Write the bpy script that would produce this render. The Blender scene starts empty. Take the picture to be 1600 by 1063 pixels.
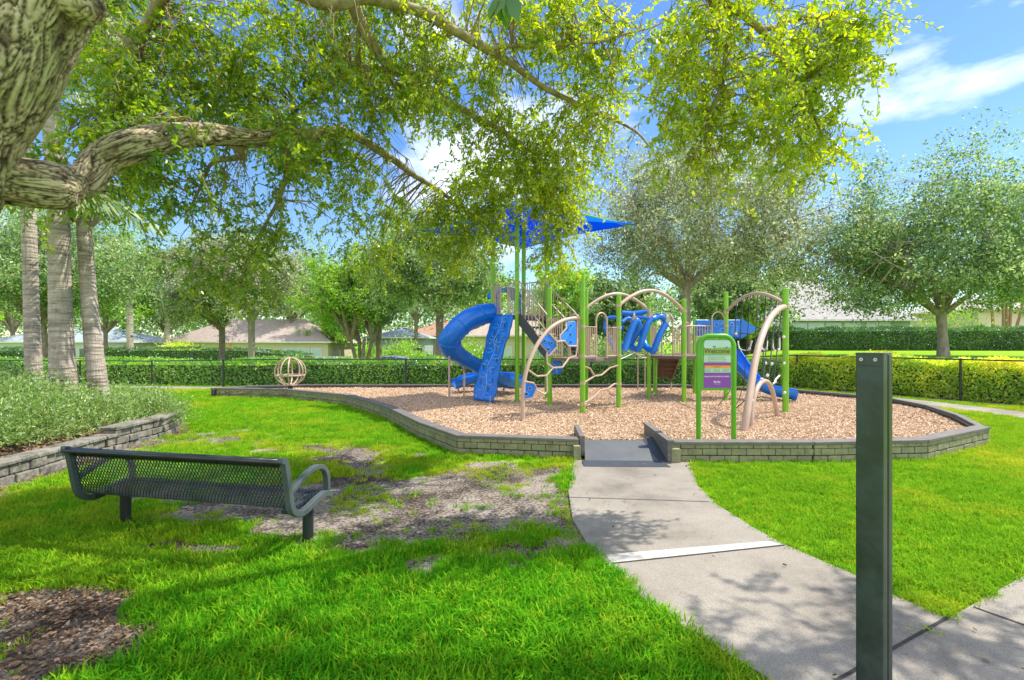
import bpy, bmesh, math, random
import numpy as np
from mathutils import Vector, Matrix, noise, geometry

sc = bpy.context.scene
COL = sc.collection
rad = math.radians

# ---------------------------------------------------------------- camera, sky, sun, exposure
F, HZ, CAMZ = 800.0, 535.0, 1.7          # focal length and horizon of the photograph in its own pixels; eye height in metres
cam = bpy.data.cameras.new('camera')
cam.sensor_fit = 'HORIZONTAL'
cam.sensor_width = 36.0
cam.lens = 36.0 * F / 1600.0
cam.shift_y = (HZ - 531.5) / 1600.0
cam.clip_start = 0.05
cam.clip_end = 3000
cam_o = bpy.data.objects.new('camera', cam)
COL.objects.link(cam_o)
cam_o.location = (0, 0, CAMZ)
cam_o.rotation_euler = (rad(90), 0, 0)
sc.camera = cam_o

SUN = Vector((0.62, 0.16, 1.0)).normalized()
SUN_EL = math.asin(SUN.z)
SUN_AZ = math.atan2(SUN.x, SUN.y)
sun = bpy.data.lights.new('sun', 'SUN')
sun.energy = 3.1
sun.angle = rad(0.53)
sun.color = (1.0, 0.94, 0.84)
sun_o = bpy.data.objects.new('sun', sun)
COL.objects.link(sun_o)
sun_o.location = (20, 5, 40)
sun_o.rotation_euler = SUN.to_track_quat('Z', 'Y').to_euler()

world = bpy.data.worlds.new('World')
sc.world = world
world.use_nodes = True
wn, wl = world.node_tree.nodes, world.node_tree.links
wn.clear()
w_out = wn.new('ShaderNodeOutputWorld')
w_bg = wn.new('ShaderNodeBackground')
w_bg.inputs['Strength'].default_value = 0.15
w_sky = wn.new('ShaderNodeTexSky')
w_sky.sky_type = 'NISHITA'
w_sky.sun_disc = False
w_sky.sun_elevation = SUN_EL
w_sky.sun_rotation = SUN_AZ
w_sky.air_density = 1.0
w_sky.dust_density = 0.3
w_sky.ozone_density = 2.0
w_hs = wn.new('ShaderNodeHueSaturation')
w_hs.inputs['Hue'].default_value = 0.507
w_hs.inputs['Saturation'].default_value = 1.25
w_hs.inputs['Value'].default_value = 0.70
wl.new(w_sky.outputs[0], w_hs.inputs['Color'])
# clouds: noise over the dome, flattened; unseen bank added behind the camera as fill
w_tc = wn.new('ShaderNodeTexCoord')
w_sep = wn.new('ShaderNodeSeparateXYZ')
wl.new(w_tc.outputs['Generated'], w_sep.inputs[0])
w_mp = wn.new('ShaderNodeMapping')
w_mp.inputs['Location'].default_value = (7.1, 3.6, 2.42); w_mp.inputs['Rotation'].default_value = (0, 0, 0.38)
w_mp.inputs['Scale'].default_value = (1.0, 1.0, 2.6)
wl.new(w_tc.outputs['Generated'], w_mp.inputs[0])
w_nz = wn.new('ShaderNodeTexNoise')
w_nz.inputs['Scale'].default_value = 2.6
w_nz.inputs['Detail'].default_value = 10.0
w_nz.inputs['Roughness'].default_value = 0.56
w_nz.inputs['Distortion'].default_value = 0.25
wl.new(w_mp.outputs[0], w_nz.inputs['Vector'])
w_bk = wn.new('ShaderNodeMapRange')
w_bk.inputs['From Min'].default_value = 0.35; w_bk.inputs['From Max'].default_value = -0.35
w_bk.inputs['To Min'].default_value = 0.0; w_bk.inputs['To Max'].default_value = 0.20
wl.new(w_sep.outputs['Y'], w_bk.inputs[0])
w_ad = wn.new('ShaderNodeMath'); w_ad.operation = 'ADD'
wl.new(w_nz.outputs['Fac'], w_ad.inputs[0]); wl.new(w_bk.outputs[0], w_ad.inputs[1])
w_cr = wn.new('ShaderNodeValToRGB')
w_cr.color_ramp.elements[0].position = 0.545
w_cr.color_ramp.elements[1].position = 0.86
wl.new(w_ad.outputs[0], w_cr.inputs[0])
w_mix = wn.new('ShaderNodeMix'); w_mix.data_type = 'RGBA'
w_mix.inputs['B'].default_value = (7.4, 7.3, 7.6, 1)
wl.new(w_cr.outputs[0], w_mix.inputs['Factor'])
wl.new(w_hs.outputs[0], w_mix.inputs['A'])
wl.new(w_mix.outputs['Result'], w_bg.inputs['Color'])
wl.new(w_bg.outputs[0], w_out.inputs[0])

sc.view_settings.view_transform = 'Standard'
sc.view_settings.look = 'None'
sc.view_settings.gamma = 1.0
sc.view_settings.exposure = 1.15
sc.render.engine = 'CYCLES'
sc.cycles.max_bounces = 10
sc.cycles.diffuse_bounces = 6
sc.cycles.transparent_max_bounces = 8
sc.cycles.transmission_bounces = 6
sc.cycles.caustics_reflective = False
sc.cycles.caustics_refractive = False
sc.cycles.use_denoising = True

# ---------------------------------------------------------------- helpers
def G(px, py, z=0.0):
    """ground point seen at a pixel of the photograph"""
    Y = (CAMZ - z) * F / (py - HZ)
    return Vector(((px - 800) / F * Y, Y, z))

def P(px, py, Y):
    """point at distance Y seen at a pixel of the photograph"""
    return Vector(((px - 800) / F * Y, Y, CAMZ - (py - HZ) / F * Y))

def sst(a, b, x):
    t = np.clip((np.asarray(x, float) - a) / (b - a), 0, 1)
    return t * t * (3 - 2 * t)

def tag(o, label=None, cat=None, group=None, kind=None):
    if label: o['label'] = label
    if cat: o['category'] = cat
    if group: o['group'] = group
    if kind: o['kind'] = kind
    return o

def empty(name, loc, label, cat, group=None):
    o = bpy.data.objects.new(name, None)
    o.empty_display_size = 0.2
    COL.objects.link(o)
    o.location = loc
    return tag(o, label, cat, group)

def root_of(o):
    while o.parent: o = o.parent
    return o

def link(name, me, parent=None, origin=None):
    """mesh vertices come in world space; they are stored relative to the thing's origin"""
    o = bpy.data.objects.new(name, me)
    COL.objects.link(o)
    if parent is not None:
        o.parent = parent
        org = Vector(root_of(parent).location)
    else:
        if origin is None:
            n = len(me.vertices)
            a = np.empty(n * 3); me.vertices.foreach_get('co', a); a = a.reshape(-1, 3)
            origin = ((a[:, 0].min() + a[:, 0].max()) / 2, (a[:, 1].min() + a[:, 1].max()) / 2, a[:, 2].min())
        org = Vector(origin)
        o.location = org
    me.transform(Matrix.Translation(-org))
    return o

class MB:
    def __init__(s): s.v = []; s.f = []
    def add(s, vs, fs):
        b = len(s.v); s.v += [tuple(v) for v in vs]; s.f += [tuple(i + b for i in f) for f in fs]; return s
    def box(s, c, size, rz=0.0, ry=0.0, rx=0.0):
        m = Matrix.Rotation(rz, 3, 'Z') @ Matrix.Rotation(ry, 3, 'Y') @ Matrix.Rotation(rx, 3, 'X')
        c = Vector(c); x, y, z = (k / 2 for k in size)
        vs = [c + m @ Vector((a * x, b * y, d * z)) for d in (-1, 1) for a, b in ((-1, -1), (1, -1), (1, 1), (-1, 1))]
        return s.add(vs, [(3, 2, 1, 0), (4, 5, 6, 7), (0, 1, 5, 4), (1, 2, 6, 5), (2, 3, 7, 6), (3, 0, 4, 7)])
    def beam(s, a, b, w, h, up=(0, 0, 1)):
        """box from a to b, w wide and h high"""
        a, b = Vector(a), Vector(b); d = (b - a).normalized(); u = Vector(up)
        r = d.cross(u)
        if r.length < 1e-5: r = d.cross(Vector((0, 1, 0)))
        r.normalize(); u = r.cross(d).normalized()
        vs = [p + r * i * w / 2 + u * j * h / 2 for p in (a, b) for i, j in ((-1, -1), (1, -1), (1, 1), (-1, 1))]
        return s.add(vs, [(0, 1, 2, 3), (7, 6, 5, 4), (4, 5, 1, 0), (5, 6, 2, 1), (6, 7, 3, 2), (7, 4, 0, 3)])
    def tube(s, pts, r, seg=10, cap=True, closed=False, flat=1.0):
        pts = [Vector(p) for p in pts]; n = len(pts)
        rs = list(r) if hasattr(r, '__len__') else [r] * n
        ts = []
        for i in range(n):
            a = pts[i - 1] if (i > 0 or closed) else pts[i]
            b = pts[(i + 1) % n] if (i < n - 1 or closed) else pts[i]
            t = (b - a)
            ts.append(t.normalized() if t.length > 1e-9 else Vector((0, 0, 1)))
        u = ts[0].cross(Vector((0, 0, 1)))
        if u.length < 1e-3: u = ts[0].cross(Vector((1, 0, 0)))
        u.normalize(); vs = []
        for i in range(n):
            u = (u - ts[i] * u.dot(ts[i]))
            if u.length < 1e-6: u = ts[i].orthogonal()
            u.normalize(); w = ts[i].cross(u)
            for k in range(seg):
                a = 2 * math.pi * k / seg
                vs.append(pts[i] + (u * math.cos(a) + w * math.sin(a) * flat) * rs[i])
        fs = []
        for i in range(n if closed else n - 1):
            j = (i + 1) % n
            for k in range(seg):
                l = (k + 1) % seg
                fs.append((i * seg + k, i * seg + l, j * seg + l, j * seg + k))
        if cap and not closed:
            fs.append(tuple(reversed(range(seg)))); fs.append(tuple(range((n - 1) * seg, n * seg)))
        return s.add(vs, fs)
    def prism(s, poly, z0, z1):
        n = len(poly); p2 = [Vector((p[0], p[1], 0)) for p in poly]
        area = sum(p2[i].x * p2[(i + 1) % n].y - p2[(i + 1) % n].x * p2[i].y for i in range(n))
        if area < 0: p2.reverse()
        vs = [(p.x, p.y, z0) for p in p2] + [(p.x, p.y, z1) for p in p2]
        tris = geometry.tessellate_polygon([p2]); fs = []
        for t in tris:
            a, b, c = t
            cr = (p2[b] - p2[a]).cross(p2[c] - p2[a]).z
            if cr < 0: a, c = c, a
            fs.append((a + n, b + n, c + n)); fs.append((c, b, a))
        for i in range(n):
            j = (i + 1) % n; fs.append((i, j, j + n, i + n))
        return s.add(vs, fs)
    def sheet(s, outline, thick, nrm):
        """flat panel: 3D outline with thickness along nrm"""
        n = len(outline); nrm = Vector(nrm).normalized(); o = [Vector(p) for p in outline]
        vs = [p - nrm * thick / 2 for p in o] + [p + nrm * thick / 2 for p in o]
        tris = geometry.tessellate_polygon([o]); fs = []
        for a, b, c in tris:
            if (o[b] - o[a]).cross(o[c] - o[a]).dot(nrm) < 0: a, c = c, a
            fs.append((a + n, b + n, c + n)); fs.append((c, b, a))
        for i in range(n):
            j = (i + 1) % n; fs.append((i, j, j + n, i + n))
        return s.add(vs, fs)
    def ball(s, c, r, nu=10, nv=6, sz=1.0):
        c = Vector(c); vs = []; fs = []
        for i in range(nv + 1):
            a = math.pi * i / nv
            for k in range(nu):
                b = 2 * math.pi * k / nu
                vs.append(c + Vector((math.sin(a) * math.cos(b), math.sin(a) * math.sin(b), math.cos(a) * sz)) * r)
        for i in range(nv):
            for k in range(nu):
                l = (k + 1) % nu
                fs.append((i * nu + k, (i + 1) * nu + k, (i + 1) * nu + l, i * nu + l))
        return s.add(vs, fs)
    def build(s, name, mat, parent=None, smooth=False, bevel=0.0, origin=None, segs=2):
        me = bpy.data.meshes.new(name)
        me.from_pydata(s.v, [], s.f)
        bm = bmesh.new(); bm.from_mesh(me)
        bmesh.ops.recalc_face_normals(bm, faces=bm.faces)
        bm.to_mesh(me); bm.free()
        if mat is not None: me.materials.append(mat)
        if smooth:
            me.polygons.foreach_set('use_smooth', [True] * len(me.polygons))
            try: me.set_sharp_from_angle(angle=rad(40))
            except Exception: pass
        o = link(name, me, parent, origin)
        if bevel:
            b = o.modifiers.new('bevel', 'BEVEL'); b.width = bevel; b.segments = segs; b.limit_method = 'ANGLE'; b.angle_limit = rad(35)
        return o

def np_mesh(name, verts, nper, mat, parent=None, var=None, origin=None, smooth=False):
    """verts (N, nper, 3): one polygon of nper corners per row, with a per-face value 'var'"""
    verts = np.asarray(verts, np.float32); N = verts.shape[0]
    me = bpy.data.meshes.new(name)
    me.vertices.add(N * nper); me.vertices.foreach_set('co', verts.reshape(-1))
    me.loops.add(N * nper); me.loops.foreach_set('vertex_index', np.arange(N * nper, dtype=np.int32))
    me.polygons.add(N); me.polygons.foreach_set('loop_start', np.arange(0, N * nper, nper, dtype=np.int32))
    me.update(calc_edges=True)
    if var is not None:
        at = me.attributes.new('var', 'FLOAT', 'FACE'); at.data.foreach_set('value', np.asarray(var, np.float32))
    me.materials.append(mat)
    return link(name, me, parent, origin)

def unit(a):
    return a / np.maximum(np.linalg.norm(a, axis=1, keepdims=True), 1e-9)

def leaf_polys(base, d, nrm, L, Wd, six=False):
    """leaf polygons from base along d"""
    d = unit(d); r = unit(np.cross(d, nrm)); L = L[:, None]; w = (Wd[:, None]) * r / 2
    n2 = unit(np.cross(r, d))
    if six:
        return np.stack([base, base + d * L * .3 + w * .85 - n2 * L * .02, base + d * L * .66 + w - n2 * L * .06, base + d * L - n2 * L * .16,
                         base + d * L * .66 - w - n2 * L * .06, base + d * L * .3 - w * .85 - n2 * L * .02], axis=1)
    return np.stack([base, base + d * L * .5 + w, base + d * L, base + d * L * .5 - w], axis=1)

def inpoly(x, y, poly):
    x = np.asarray(x); y = np.asarray(y); c = np.zeros(x.shape, bool); n = len(poly)
    for i in range(n):
        x1, y1 = poly[i][0], poly[i][1]; x2, y2 = poly[i - 1][0], poly[i - 1][1]
        if y1 == y2: continue
        c ^= ((y1 > y) != (y2 > y)) & (x < (x2 - x1) * (y - y1) / (y2 - y1) + x1)
    return c

def vnoise(x, y, s, seed=0):
    """smooth value noise on arrays, 0..1"""
    rs = np.random.RandomState(seed + 11); T = rs.rand(64, 64)
    u = np.asarray(x) / s; v = np.asarray(y) / s
    i = np.floor(u).astype(int); j = np.floor(v).astype(int); fu = u - i; fv = v - j
    fu = fu * fu * (3 - 2 * fu); fv = fv * fv * (3 - 2 * fv)
    g = lambda a, b: T[a % 64, b % 64]
    return (g(i, j) * (1 - fu) + g(i + 1, j) * fu) * (1 - fv) + (g(i, j + 1) * (1 - fu) + g(i + 1, j + 1) * fu) * fv

def fbm(x, y, s, seed=0, oct=4):
    t = 0; a = .5; w = 0
    for k in range(oct):
        t = t + a * vnoise(x, y, s / 2 ** k, seed + k * 7); w += a; a *= .55
    return t / w

# ---------------------------------------------------------------- materials
def nodes_of(name):
    m = bpy.data.materials.new(name); m.use_nodes = True
    nt = m.node_tree; bs = nt.nodes['Principled BSDF']
    return m, nt.nodes, nt.links, bs

def ramp(n, stops):
    r = n.new('ShaderNodeValToRGB'); e = r.color_ramp.elements
    while len(e) < len(stops): e.new(0.5)
    for k, (p, c) in enumerate(stops):
        e[k].position = p; e[k].color = (*c, 1)
    return r

def pmat(name, c1, c2=None, scale=8.0, rough=0.6, bump=0.0, bscale=None, detail=6.0, metallic=0.0, spec=0.5, lo=0.35, hi=0.68, stretch=(1, 1, 1), rvar=0.12):
    m, n, l, bs = nodes_of(name)
    bs.inputs['Roughness'].default_value = rough
    bs.inputs['Metallic'].default_value = metallic
    bs.inputs['Specular IOR Level'].default_value = spec
    c2 = c2 or tuple(k * .72 for k in c1)
    tc = n.new('ShaderNodeTexCoord'); mp = n.new('ShaderNodeMapping'); mp.inputs['Scale'].default_value = stretch
    l.new(tc.outputs['Object'], mp.inputs[0])
    nz = n.new('ShaderNodeTexNoise'); nz.inputs['Scale'].default_value = scale; nz.inputs['Detail'].default_value = detail; nz.inputs['Roughness'].default_value = .62
    l.new(mp.outputs[0], nz.inputs['Vector'])
    r = ramp(n, [(lo, c1), (hi, c2)])
    l.new(nz.outputs['Fac'], r.inputs[0]); l.new(r.outputs[0], bs.inputs['Base Color'])
    mr = n.new('ShaderNodeMapRange'); mr.inputs['To Min'].default_value = max(0, rough - rvar); mr.inputs['To Max'].default_value = min(1, rough + rvar)
    l.new(nz.outputs['Fac'], mr.inputs[0]); l.new(mr.outputs[0], bs.inputs['Roughness'])
    if bump:
        nb = n.new('ShaderNodeTexNoise'); nb.inputs['Scale'].default_value = bscale or scale * 6; nb.inputs['Detail'].default_value = 5
        l.new(mp.outputs[0], nb.inputs['Vector'])
        b = n.new('ShaderNodeBump'); b.inputs['Strength'].default_value = bump; b.inputs['Distance'].default_value = 0.01
        l.new(nb.outputs['Fac'], b.inputs['Height']); l.new(b.outputs[0], bs.inputs['Normal'])
    return m

def lmat(name, dark, mid, light, trans=0.38, rough=0.5, gloss=0.06, hue=.485):
    """leaf: diffuse + translucent + a little gloss, colour by the leaf's own value"""
    m = bpy.data.materials.new(name); m.use_nodes = True
    n, l = m.node_tree.nodes, m.node_tree.links; n.clear()
    out = n.new('ShaderNodeOutputMaterial')
    at = n.new('ShaderNodeAttribute'); at.attribute_name = 'var'
    r = ramp(n, [(0.1, dark), (0.5, mid), (0.95, light)])
    l.new(at.outputs['Fac'], r.inputs[0])
    df = n.new('ShaderNodeBsdfDiffuse'); tr = n.new('ShaderNodeBsdfTranslucent'); gl = n.new('ShaderNodeBsdfGlossy')
    gl.inputs['Roughness'].default_value = rough
    gl.inputs['Color'].default_value = (.8, .85, .9, 1)
    hs = n.new('ShaderNodeHueSaturation'); hs.inputs['Hue'].default_value = hue; hs.inputs['Saturation'].default_value = 1.1; hs.inputs['Value'].default_value = 1.5
    l.new(r.outputs[0], df.inputs['Color']); l.new(r.outputs[0], hs.inputs['Color']); l.new(hs.outputs[0], tr.inputs['Color'])
    a = n.new('ShaderNodeMixShader'); a.inputs[0].default_value = trans
    l.new(df.outputs[0], a.inputs[1]); l.new(tr.outputs[0], a.inputs[2])
    b = n.new('ShaderNodeMixShader'); b.inputs[0].default_value = gloss
    l.new(a.outputs[0], b.inputs[1]); l.new(gl.outputs[0], b.inputs[2]); l.new(b.outputs[0], out.inputs[0])
    return m

def inst_mat(name, stops, trans=0.3, dry=None):
    """colour by instance: random value of each instance, and its own 'dry' value"""
    m = bpy.data.materials.new(name); m.use_nodes = True
    n, l = m.node_tree.nodes, m.node_tree.links; n.clear()
    out = n.new('ShaderNodeOutputMaterial'); oi = n.new('ShaderNodeObjectInfo')
    r = ramp(n, stops); l.new(oi.outputs['Random'], r.inputs[0]); colr = r.outputs[0]
    if dry:
        at = n.new('ShaderNodeAttribute'); at.attribute_type = 'INSTANCER'; at.attribute_name = 'dry'
        mx = n.new('ShaderNodeMix'); mx.data_type = 'RGBA'; mx.inputs['B'].default_value = (*dry, 1)
        l.new(at.outputs['Fac'], mx.inputs['Factor']); l.new(colr, mx.inputs['A']); colr = mx.outputs['Result']
    df = n.new('ShaderNodeBsdfDiffuse'); l.new(colr, df.inputs['Color']); last = df.outputs[0]
    if trans:
        tr = n.new('ShaderNodeBsdfTranslucent'); l.new(colr, tr.inputs['Color'])
        a = n.new('ShaderNodeMixShader'); a.inputs[0].default_value = trans
        l.new(df.outputs[0], a.inputs[1]); l.new(tr.outputs[0], a.inputs[2]); last = a.outputs[0]
    l.new(last, out.inputs[0])
    return m

M = {}
M['green'] = pmat('green_powder_coat', (.20, .48, .018), (.17, .42, .016), 3, .34, spec=.5)
M['sign_green'] = pmat('green_sign_frame', (.11, .42, .012), (.09, .36, .012), 3, .3)
M['tan'] = pmat('tan_powder_coat', (.52, .375, .28), (.46, .33, .245), 4, .4)
M['blue'] = pmat('blue_plastic', (.006, .17, .68), (.005, .15, .60), 2.5, .3, spec=.5)
M['blue_pale'] = pmat('pale_blue_groove', (.20, .42, .85), (.14, .36, .80), 3, .4)
M['deck'] = pmat('brown_deck_coating', (.20, .15, .13), (.15, .11, .095), 20, .7, bump=.2)
M['brown'] = pmat('brown_step', (.16, .085, .05), (.12, .065, .04), 10, .6)
M['dark'] = pmat('dark_grey_coating', (.035, .037, .045), (.05, .052, .06), 8, .5)
M['rope'] = pmat('black_rope', (.03, .03, .03), (.05, .05, .05), 40, .8)
M['conn'] = pmat('pale_connector', (.75, .73, .70), (.6, .58, .55), 10, .4)
M['steel'] = pmat('bolt_steel', (.55, .55, .55), (.4, .4, .4), 30, .35, metallic=.9)
M['sail'] = pmat('blue_shade_fabric', (.004, .15, .72), (.004, .12, .62), 5, .8, bump=.1, bscale=200)
M['bench'] = pmat('dark_grey_plastisol', (.026, .030, .031), (.017, .020, .021), 6, .36)
M['bench_frame'] = pmat('grey_green_frame', (.085, .105, .105), (.06, .078, .078), 7, .4)
M['post'] = pmat('dark_green_metal', (.008, .018, .018), (.045, .070, .064), 5, .36, bump=.06, bscale=60, spec=.6, rvar=.18, lo=.45, hi=.8, detail=9)
M['post_wear'] = pmat('scuffed_green_metal', (.16, .20, .19), (.10, .14, .135), 30, .5)
M['fence'] = pmat('black_fence', (.018, .022, .024), (.03, .034, .036), 9, .45)
M['cap'] = pmat('dark_timber_cap', (.19, .17, .15), (.12, .11, .10), 5, .7, bump=.35, bscale=30, stretch=(1, 1, 4))
M['plate'] = pmat('rubber_ramp_plate', (.085, .095, .105), (.12, .125, .13), 4, .6, bump=.12, bscale=90, lo=.3, hi=.75)
M['plate_dark'] = pmat('ramp_edge_plate', (.05, .06, .07), (.035, .045, .055), 6, .55)
M['white'] = pmat('white_vinyl', (.78, .78, .76), (.7, .7, .68), 4, .5)
M['trunk'] = pmat('oak_trunk', (.30, .235, .17), (.14, .11, .08), 9, .9, bump=.9, bscale=28, stretch=(1, 1, .35))
M['trunk_pale'] = pmat('pale_oak_trunk', (.44, .37, .30), (.24, .20, .155), 9, .9, bump=.9, bscale=28, stretch=(1, 1, .35))
M['twig'] = pmat('oak_twig', (.34, .25, .15), (.20, .145, .09), 14, .85)
M['twigbark'] = pmat('oak_branch', (.46, .36, .24), (.22, .165, .11), 9, .9, bump=.9, bscale=34, stretch=(1, 1, .6), lo=.38, hi=.62)

# ---------------------------------------------------------------- plan of the place (metres; the camera stands at 0, 0)
BORDER = [(-9.30, 15.8), (-6.7, 15.3), (-4.45, 13.7), (-2.8, 11.3), (-1.66, 9.05), (-0.83, 7.72), (0.97, 7.42),
          (2.17, 7.22), (4.25, 7.2), (5.99, 7.37), (7.93, 8.5), (8.75, 9.9), (9.4, 11.4), (9.75, 13.2), (8.5, 15.4),
          (5.6, 17.2), (-2.15, 17.25), (-6.9, 17.2), (-8.66, 16.6)]
GAP = 6                                   # between corner 6 and 7 the border opens for the ramp
FENCE = [(-34, 21.5), (-20, 20.4), (-14, 19.9), (-8, 19.1), (-3.9, 18.8), (0.6, 18.75), (5.2, 18.9), (10.8, 19.4), (13.05, 14.9), (15.2, 10.6), (17.5, 6.0)]

def walk_pts(pix): return [G(*p) for p in pix]
W_L = walk_pts([(897, 722), (888, 770), (895, 815), (918, 855), (950, 887), (1010, 945), (1100, 1005), (1195, 1063)])
W_R = walk_pts([(1480, 972), (1395, 935), (1340, 905), (1225, 855), (1180, 830), (1122, 793), (1090, 762), (1078, 722)])
WALK = [(p.x, p.y) for p in W_L] + [(1.34, 2.38)] + [(p.x, p.y) for p in W_R]
d2 = Vector((0.875, 0.485)); n2 = Vector((0.485, -0.875)); J = Vector((2.645, 3.11))
WALK2 = [tuple(J + d2 * t + n2 * s) for t, s in ((-14, 0.004), (9, 0.004), (9, 1.75), (-14, 1.75))]
PATH_C = [(15.3, 1.0), (13.6, 6.0), (12.1, 10.0), (11.7, 13.0), (11.05, 15.6), (9.7, 17.3), (7.2, 18.05), (0, 18.05), (-8, 18.35), (-14, 19.15), (-22, 19.9), (-36, 20.8)]

def strip(center, w):
    c = [Vector((p[0], p[1])) for p in center]; L = []; R = []
    for i in range(len(c)):
        t = (c[min(i + 1, len(c) - 1)] - c[max(i - 1, 0)]).normalized(); nn = Vector((-t.y, t.x)) * w / 2
        L.append(tuple(c[i] + nn)); R.append(tuple(c[i] - nn))
    return L + R[::-1]
PATH = strip(PATH_C, 1.15)
BED = [(-6.05, 4.6), (-6.0, 5.6), (-6.02, 6.3), (-6.08, 7.0), (-6.15, 7.7), (-6.2, 8.5), (-6.22, 9.2), (-6.45, 9.95), (-7.0, 10.5), (-8.0, 10.9), (-9.5, 11.1), (-12, 11.2), (-16, 11.2), (-20, 10), (-20, 3.0), (-8, 3.0)]

def seg_dist(x, y, a, b):
    ax, ay = a; bx, by = b; dx, dy = bx - ax, by - ay
    t = np.clip(((x - ax) * dx + (y - ay) * dy) / (dx * dx + dy * dy), 0, 1)
    return np.hypot(x - ax - t * dx, y - ay - t * dy)

def poly_dist(x, y, pts, closed=False):
    d = np.full(np.shape(x), 1e9)
    for i in range(len(pts) - (0 if closed else 1)):
        d = np.minimum(d, seg_dist(x, y, pts[i], pts[(i + 1) % len(pts)]))
    return d

_beyond = [(-600, 60)] + FENCE[:] + [(60, -60), (700, -60), (700, 900), (-600, 900)]
def ground_z(x, y):
    x = np.asarray(x, float); y = np.asarray(y, float)
    out = inpoly(x, y, _beyond)
    d = np.where(out, poly_dist(x, y, FENCE), 0.0)
    q = x / np.maximum(y, 1.0)
    right = sst(.28, .52, q)
    left = 1 - sst(-.55, -.38, q)
    rise = 1.12 * right * sst(1.0, 6.0, d)
    dip = -.55 * (1 - right) * (1 - left) * sst(1.0, 7.0, d)
    return rise + dip + np.where(out, 0.05 * (fbm(x, y, 6, 5) - .5) * sst(1, 6, d), 0)
def gz(x, y): return float(ground_z(np.array([x]), np.array([y]))[0])

def bare(x, y):
    """0 grass .. 1 bare earth"""
    n = fbm(x, y, 1.1, 3, 5) - .5; n2_ = fbm(x, y, .35, 8, 3) - .5
    def ell(cx, cy, rx, ry, a):
        c, s = math.cos(a), math.sin(a); u = (x - cx) * c + (y - cy) * s; v = -(x - cx) * s + (y - cy) * c
        return 1 - np.sqrt((u / rx) ** 2 + (v / ry) ** 2)
    m = ell(-1.2, 5.4, 2.55, 1.15, -.12) * 1.35 + .16
    m = np.maximum(m, ell(-0.6, 6.0, 1.9, 1.7, .2) * .75 - .02)
    m = np.maximum(m, ell(-2.5, 7.3, 2.3, 1.3, -.5) * .75 - .06)
    m = np.maximum(m, ell(-0.5, 6.7, 1.5, .8, .1) * .8 - .05)
    m = np.maximum(m, ell(-3.25, 2.75, 1.3, .78, .1) * 2.2 + .05)
    m = np.maximum(m, ell(-2.7, 4.25, .95, .2, -.2) * .8 - .05)
    m = np.maximum(m, ell(-.1, 4.2, 1.1, .6, .3) * .6 - .12)
    m = np.maximum(m, .42 - 1.1 * np.abs(poly_dist(x, y, BED[:9]) - .1))
    m = np.maximum(m, ell(-5.2, 9.6, 1.5, .8, .3) * .5 - .1)
    m = np.maximum(m, np.where(x > 9.5, .75 - 1.6 * np.abs(poly_dist(x, y, FENCE) - .15), -1))
    return np.clip((m + n * 1.25 + n2_ * 1.1) * 2.2 + .12, 0, 1)

# ---------------------------------------------------------------- ground
def axis(parts):
    a = []
    for lo, hi, st in parts: a += list(np.arange(lo, hi, st))
    return np.array(a + [parts[-1][1]])
def grid_mesh(name, xs, ys, zf, mat, attrs=None, keep=None):
    X, Y = np.meshgrid(xs, ys); X = X.ravel(); Y = Y.ravel(); Z = zf(X, Y)
    nx, ny = len(xs), len(ys)
    i = np.arange((nx - 1) * (ny - 1)); r = i // (nx - 1); c = i % (nx - 1); a = r * nx + c
    q = np.stack([a, a + 1, a + nx + 1, a + nx], 1)
    if keep is not None:
        cx = X[q].mean(1); cy = Y[q].mean(1); q = q[keep(cx, cy)]
    me = bpy.data.meshes.new(name); n = len(X)
    me.vertices.add(n); me.vertices.foreach_set('co', np.stack([X, Y, Z], 1).astype(np.float32).reshape(-1))
    me.loops.add(len(q) * 4); me.loops.foreach_set('vertex_index', q.astype(np.int32).reshape(-1))
    me.polygons.add(len(q)); me.polygons.foreach_set('loop_start', np.arange(0, len(q) * 4, 4, dtype=np.int32))
    me.update(calc_edges=True)
    me.polygons.foreach_set('use_smooth', np.ones(len(q), bool))
    for k, fn in (attrs or {}).items():
        at = me.attributes.new(k, 'FLOAT', 'POINT'); at.data.foreach_set('value', fn(X, Y).astype(np.float32))
    me.materials.append(mat)
    return link(name, me, None, (0, 0, 0))

m, n, l, bs = nodes_of('lawn_and_bare_earth')
bs.inputs['Roughness'].default_value = .95; bs.inputs['Specular IOR Level'].default_value = .1
geo = n.new('ShaderNodeNewGeometry')
at = n.new('ShaderNodeAttribute'); at.attribute_name = 'bare'
nz1 = n.new('ShaderNodeTexNoise'); nz1.inputs['Scale'].default_value = 1.3; nz1.inputs['Detail'].default_value = 9; nz1.inputs['Roughness'].default_value = .7
nz2 = n.new('ShaderNodeTexNoise'); nz2.inputs['Scale'].default_value = 34; nz2.inputs['Detail'].default_value = 6
nz3 = n.new('ShaderNodeTexNoise'); nz3.inputs['Scale'].default_value = .55; nz3.inputs['Detail'].default_value = 5
for k in (nz1, nz2, nz3): l.new(geo.outputs['Position'], k.inputs['Vector'])
earth = ramp(n, [(.42, (.05, .038, .028)), (.49, (.14, .115, .095)), (.55, (.29, .25, .205)), (.70, (.39, .345, .295))])
mixn = n.new('ShaderNodeMath'); mixn.operation = 'MULTIPLY_ADD'; mixn.inputs[1].default_value = .42
l.new(nz2.outputs['Fac'], mixn.inputs[0])
m58 = n.new('ShaderNodeMath'); m58.operation = 'MULTIPLY'; m58.inputs[1].default_value = .58
l.new(nz1.outputs['Fac'], m58.inputs[0]); l.new(m58.outputs[0], mixn.inputs[2]); l.new(mixn.outputs[0], earth.inputs[0])
turf = ramp(n, [(.3, (.12, .30, .008)), (.5, (.22, .42, .012)), (.72, (.34, .46, .025))])
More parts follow.
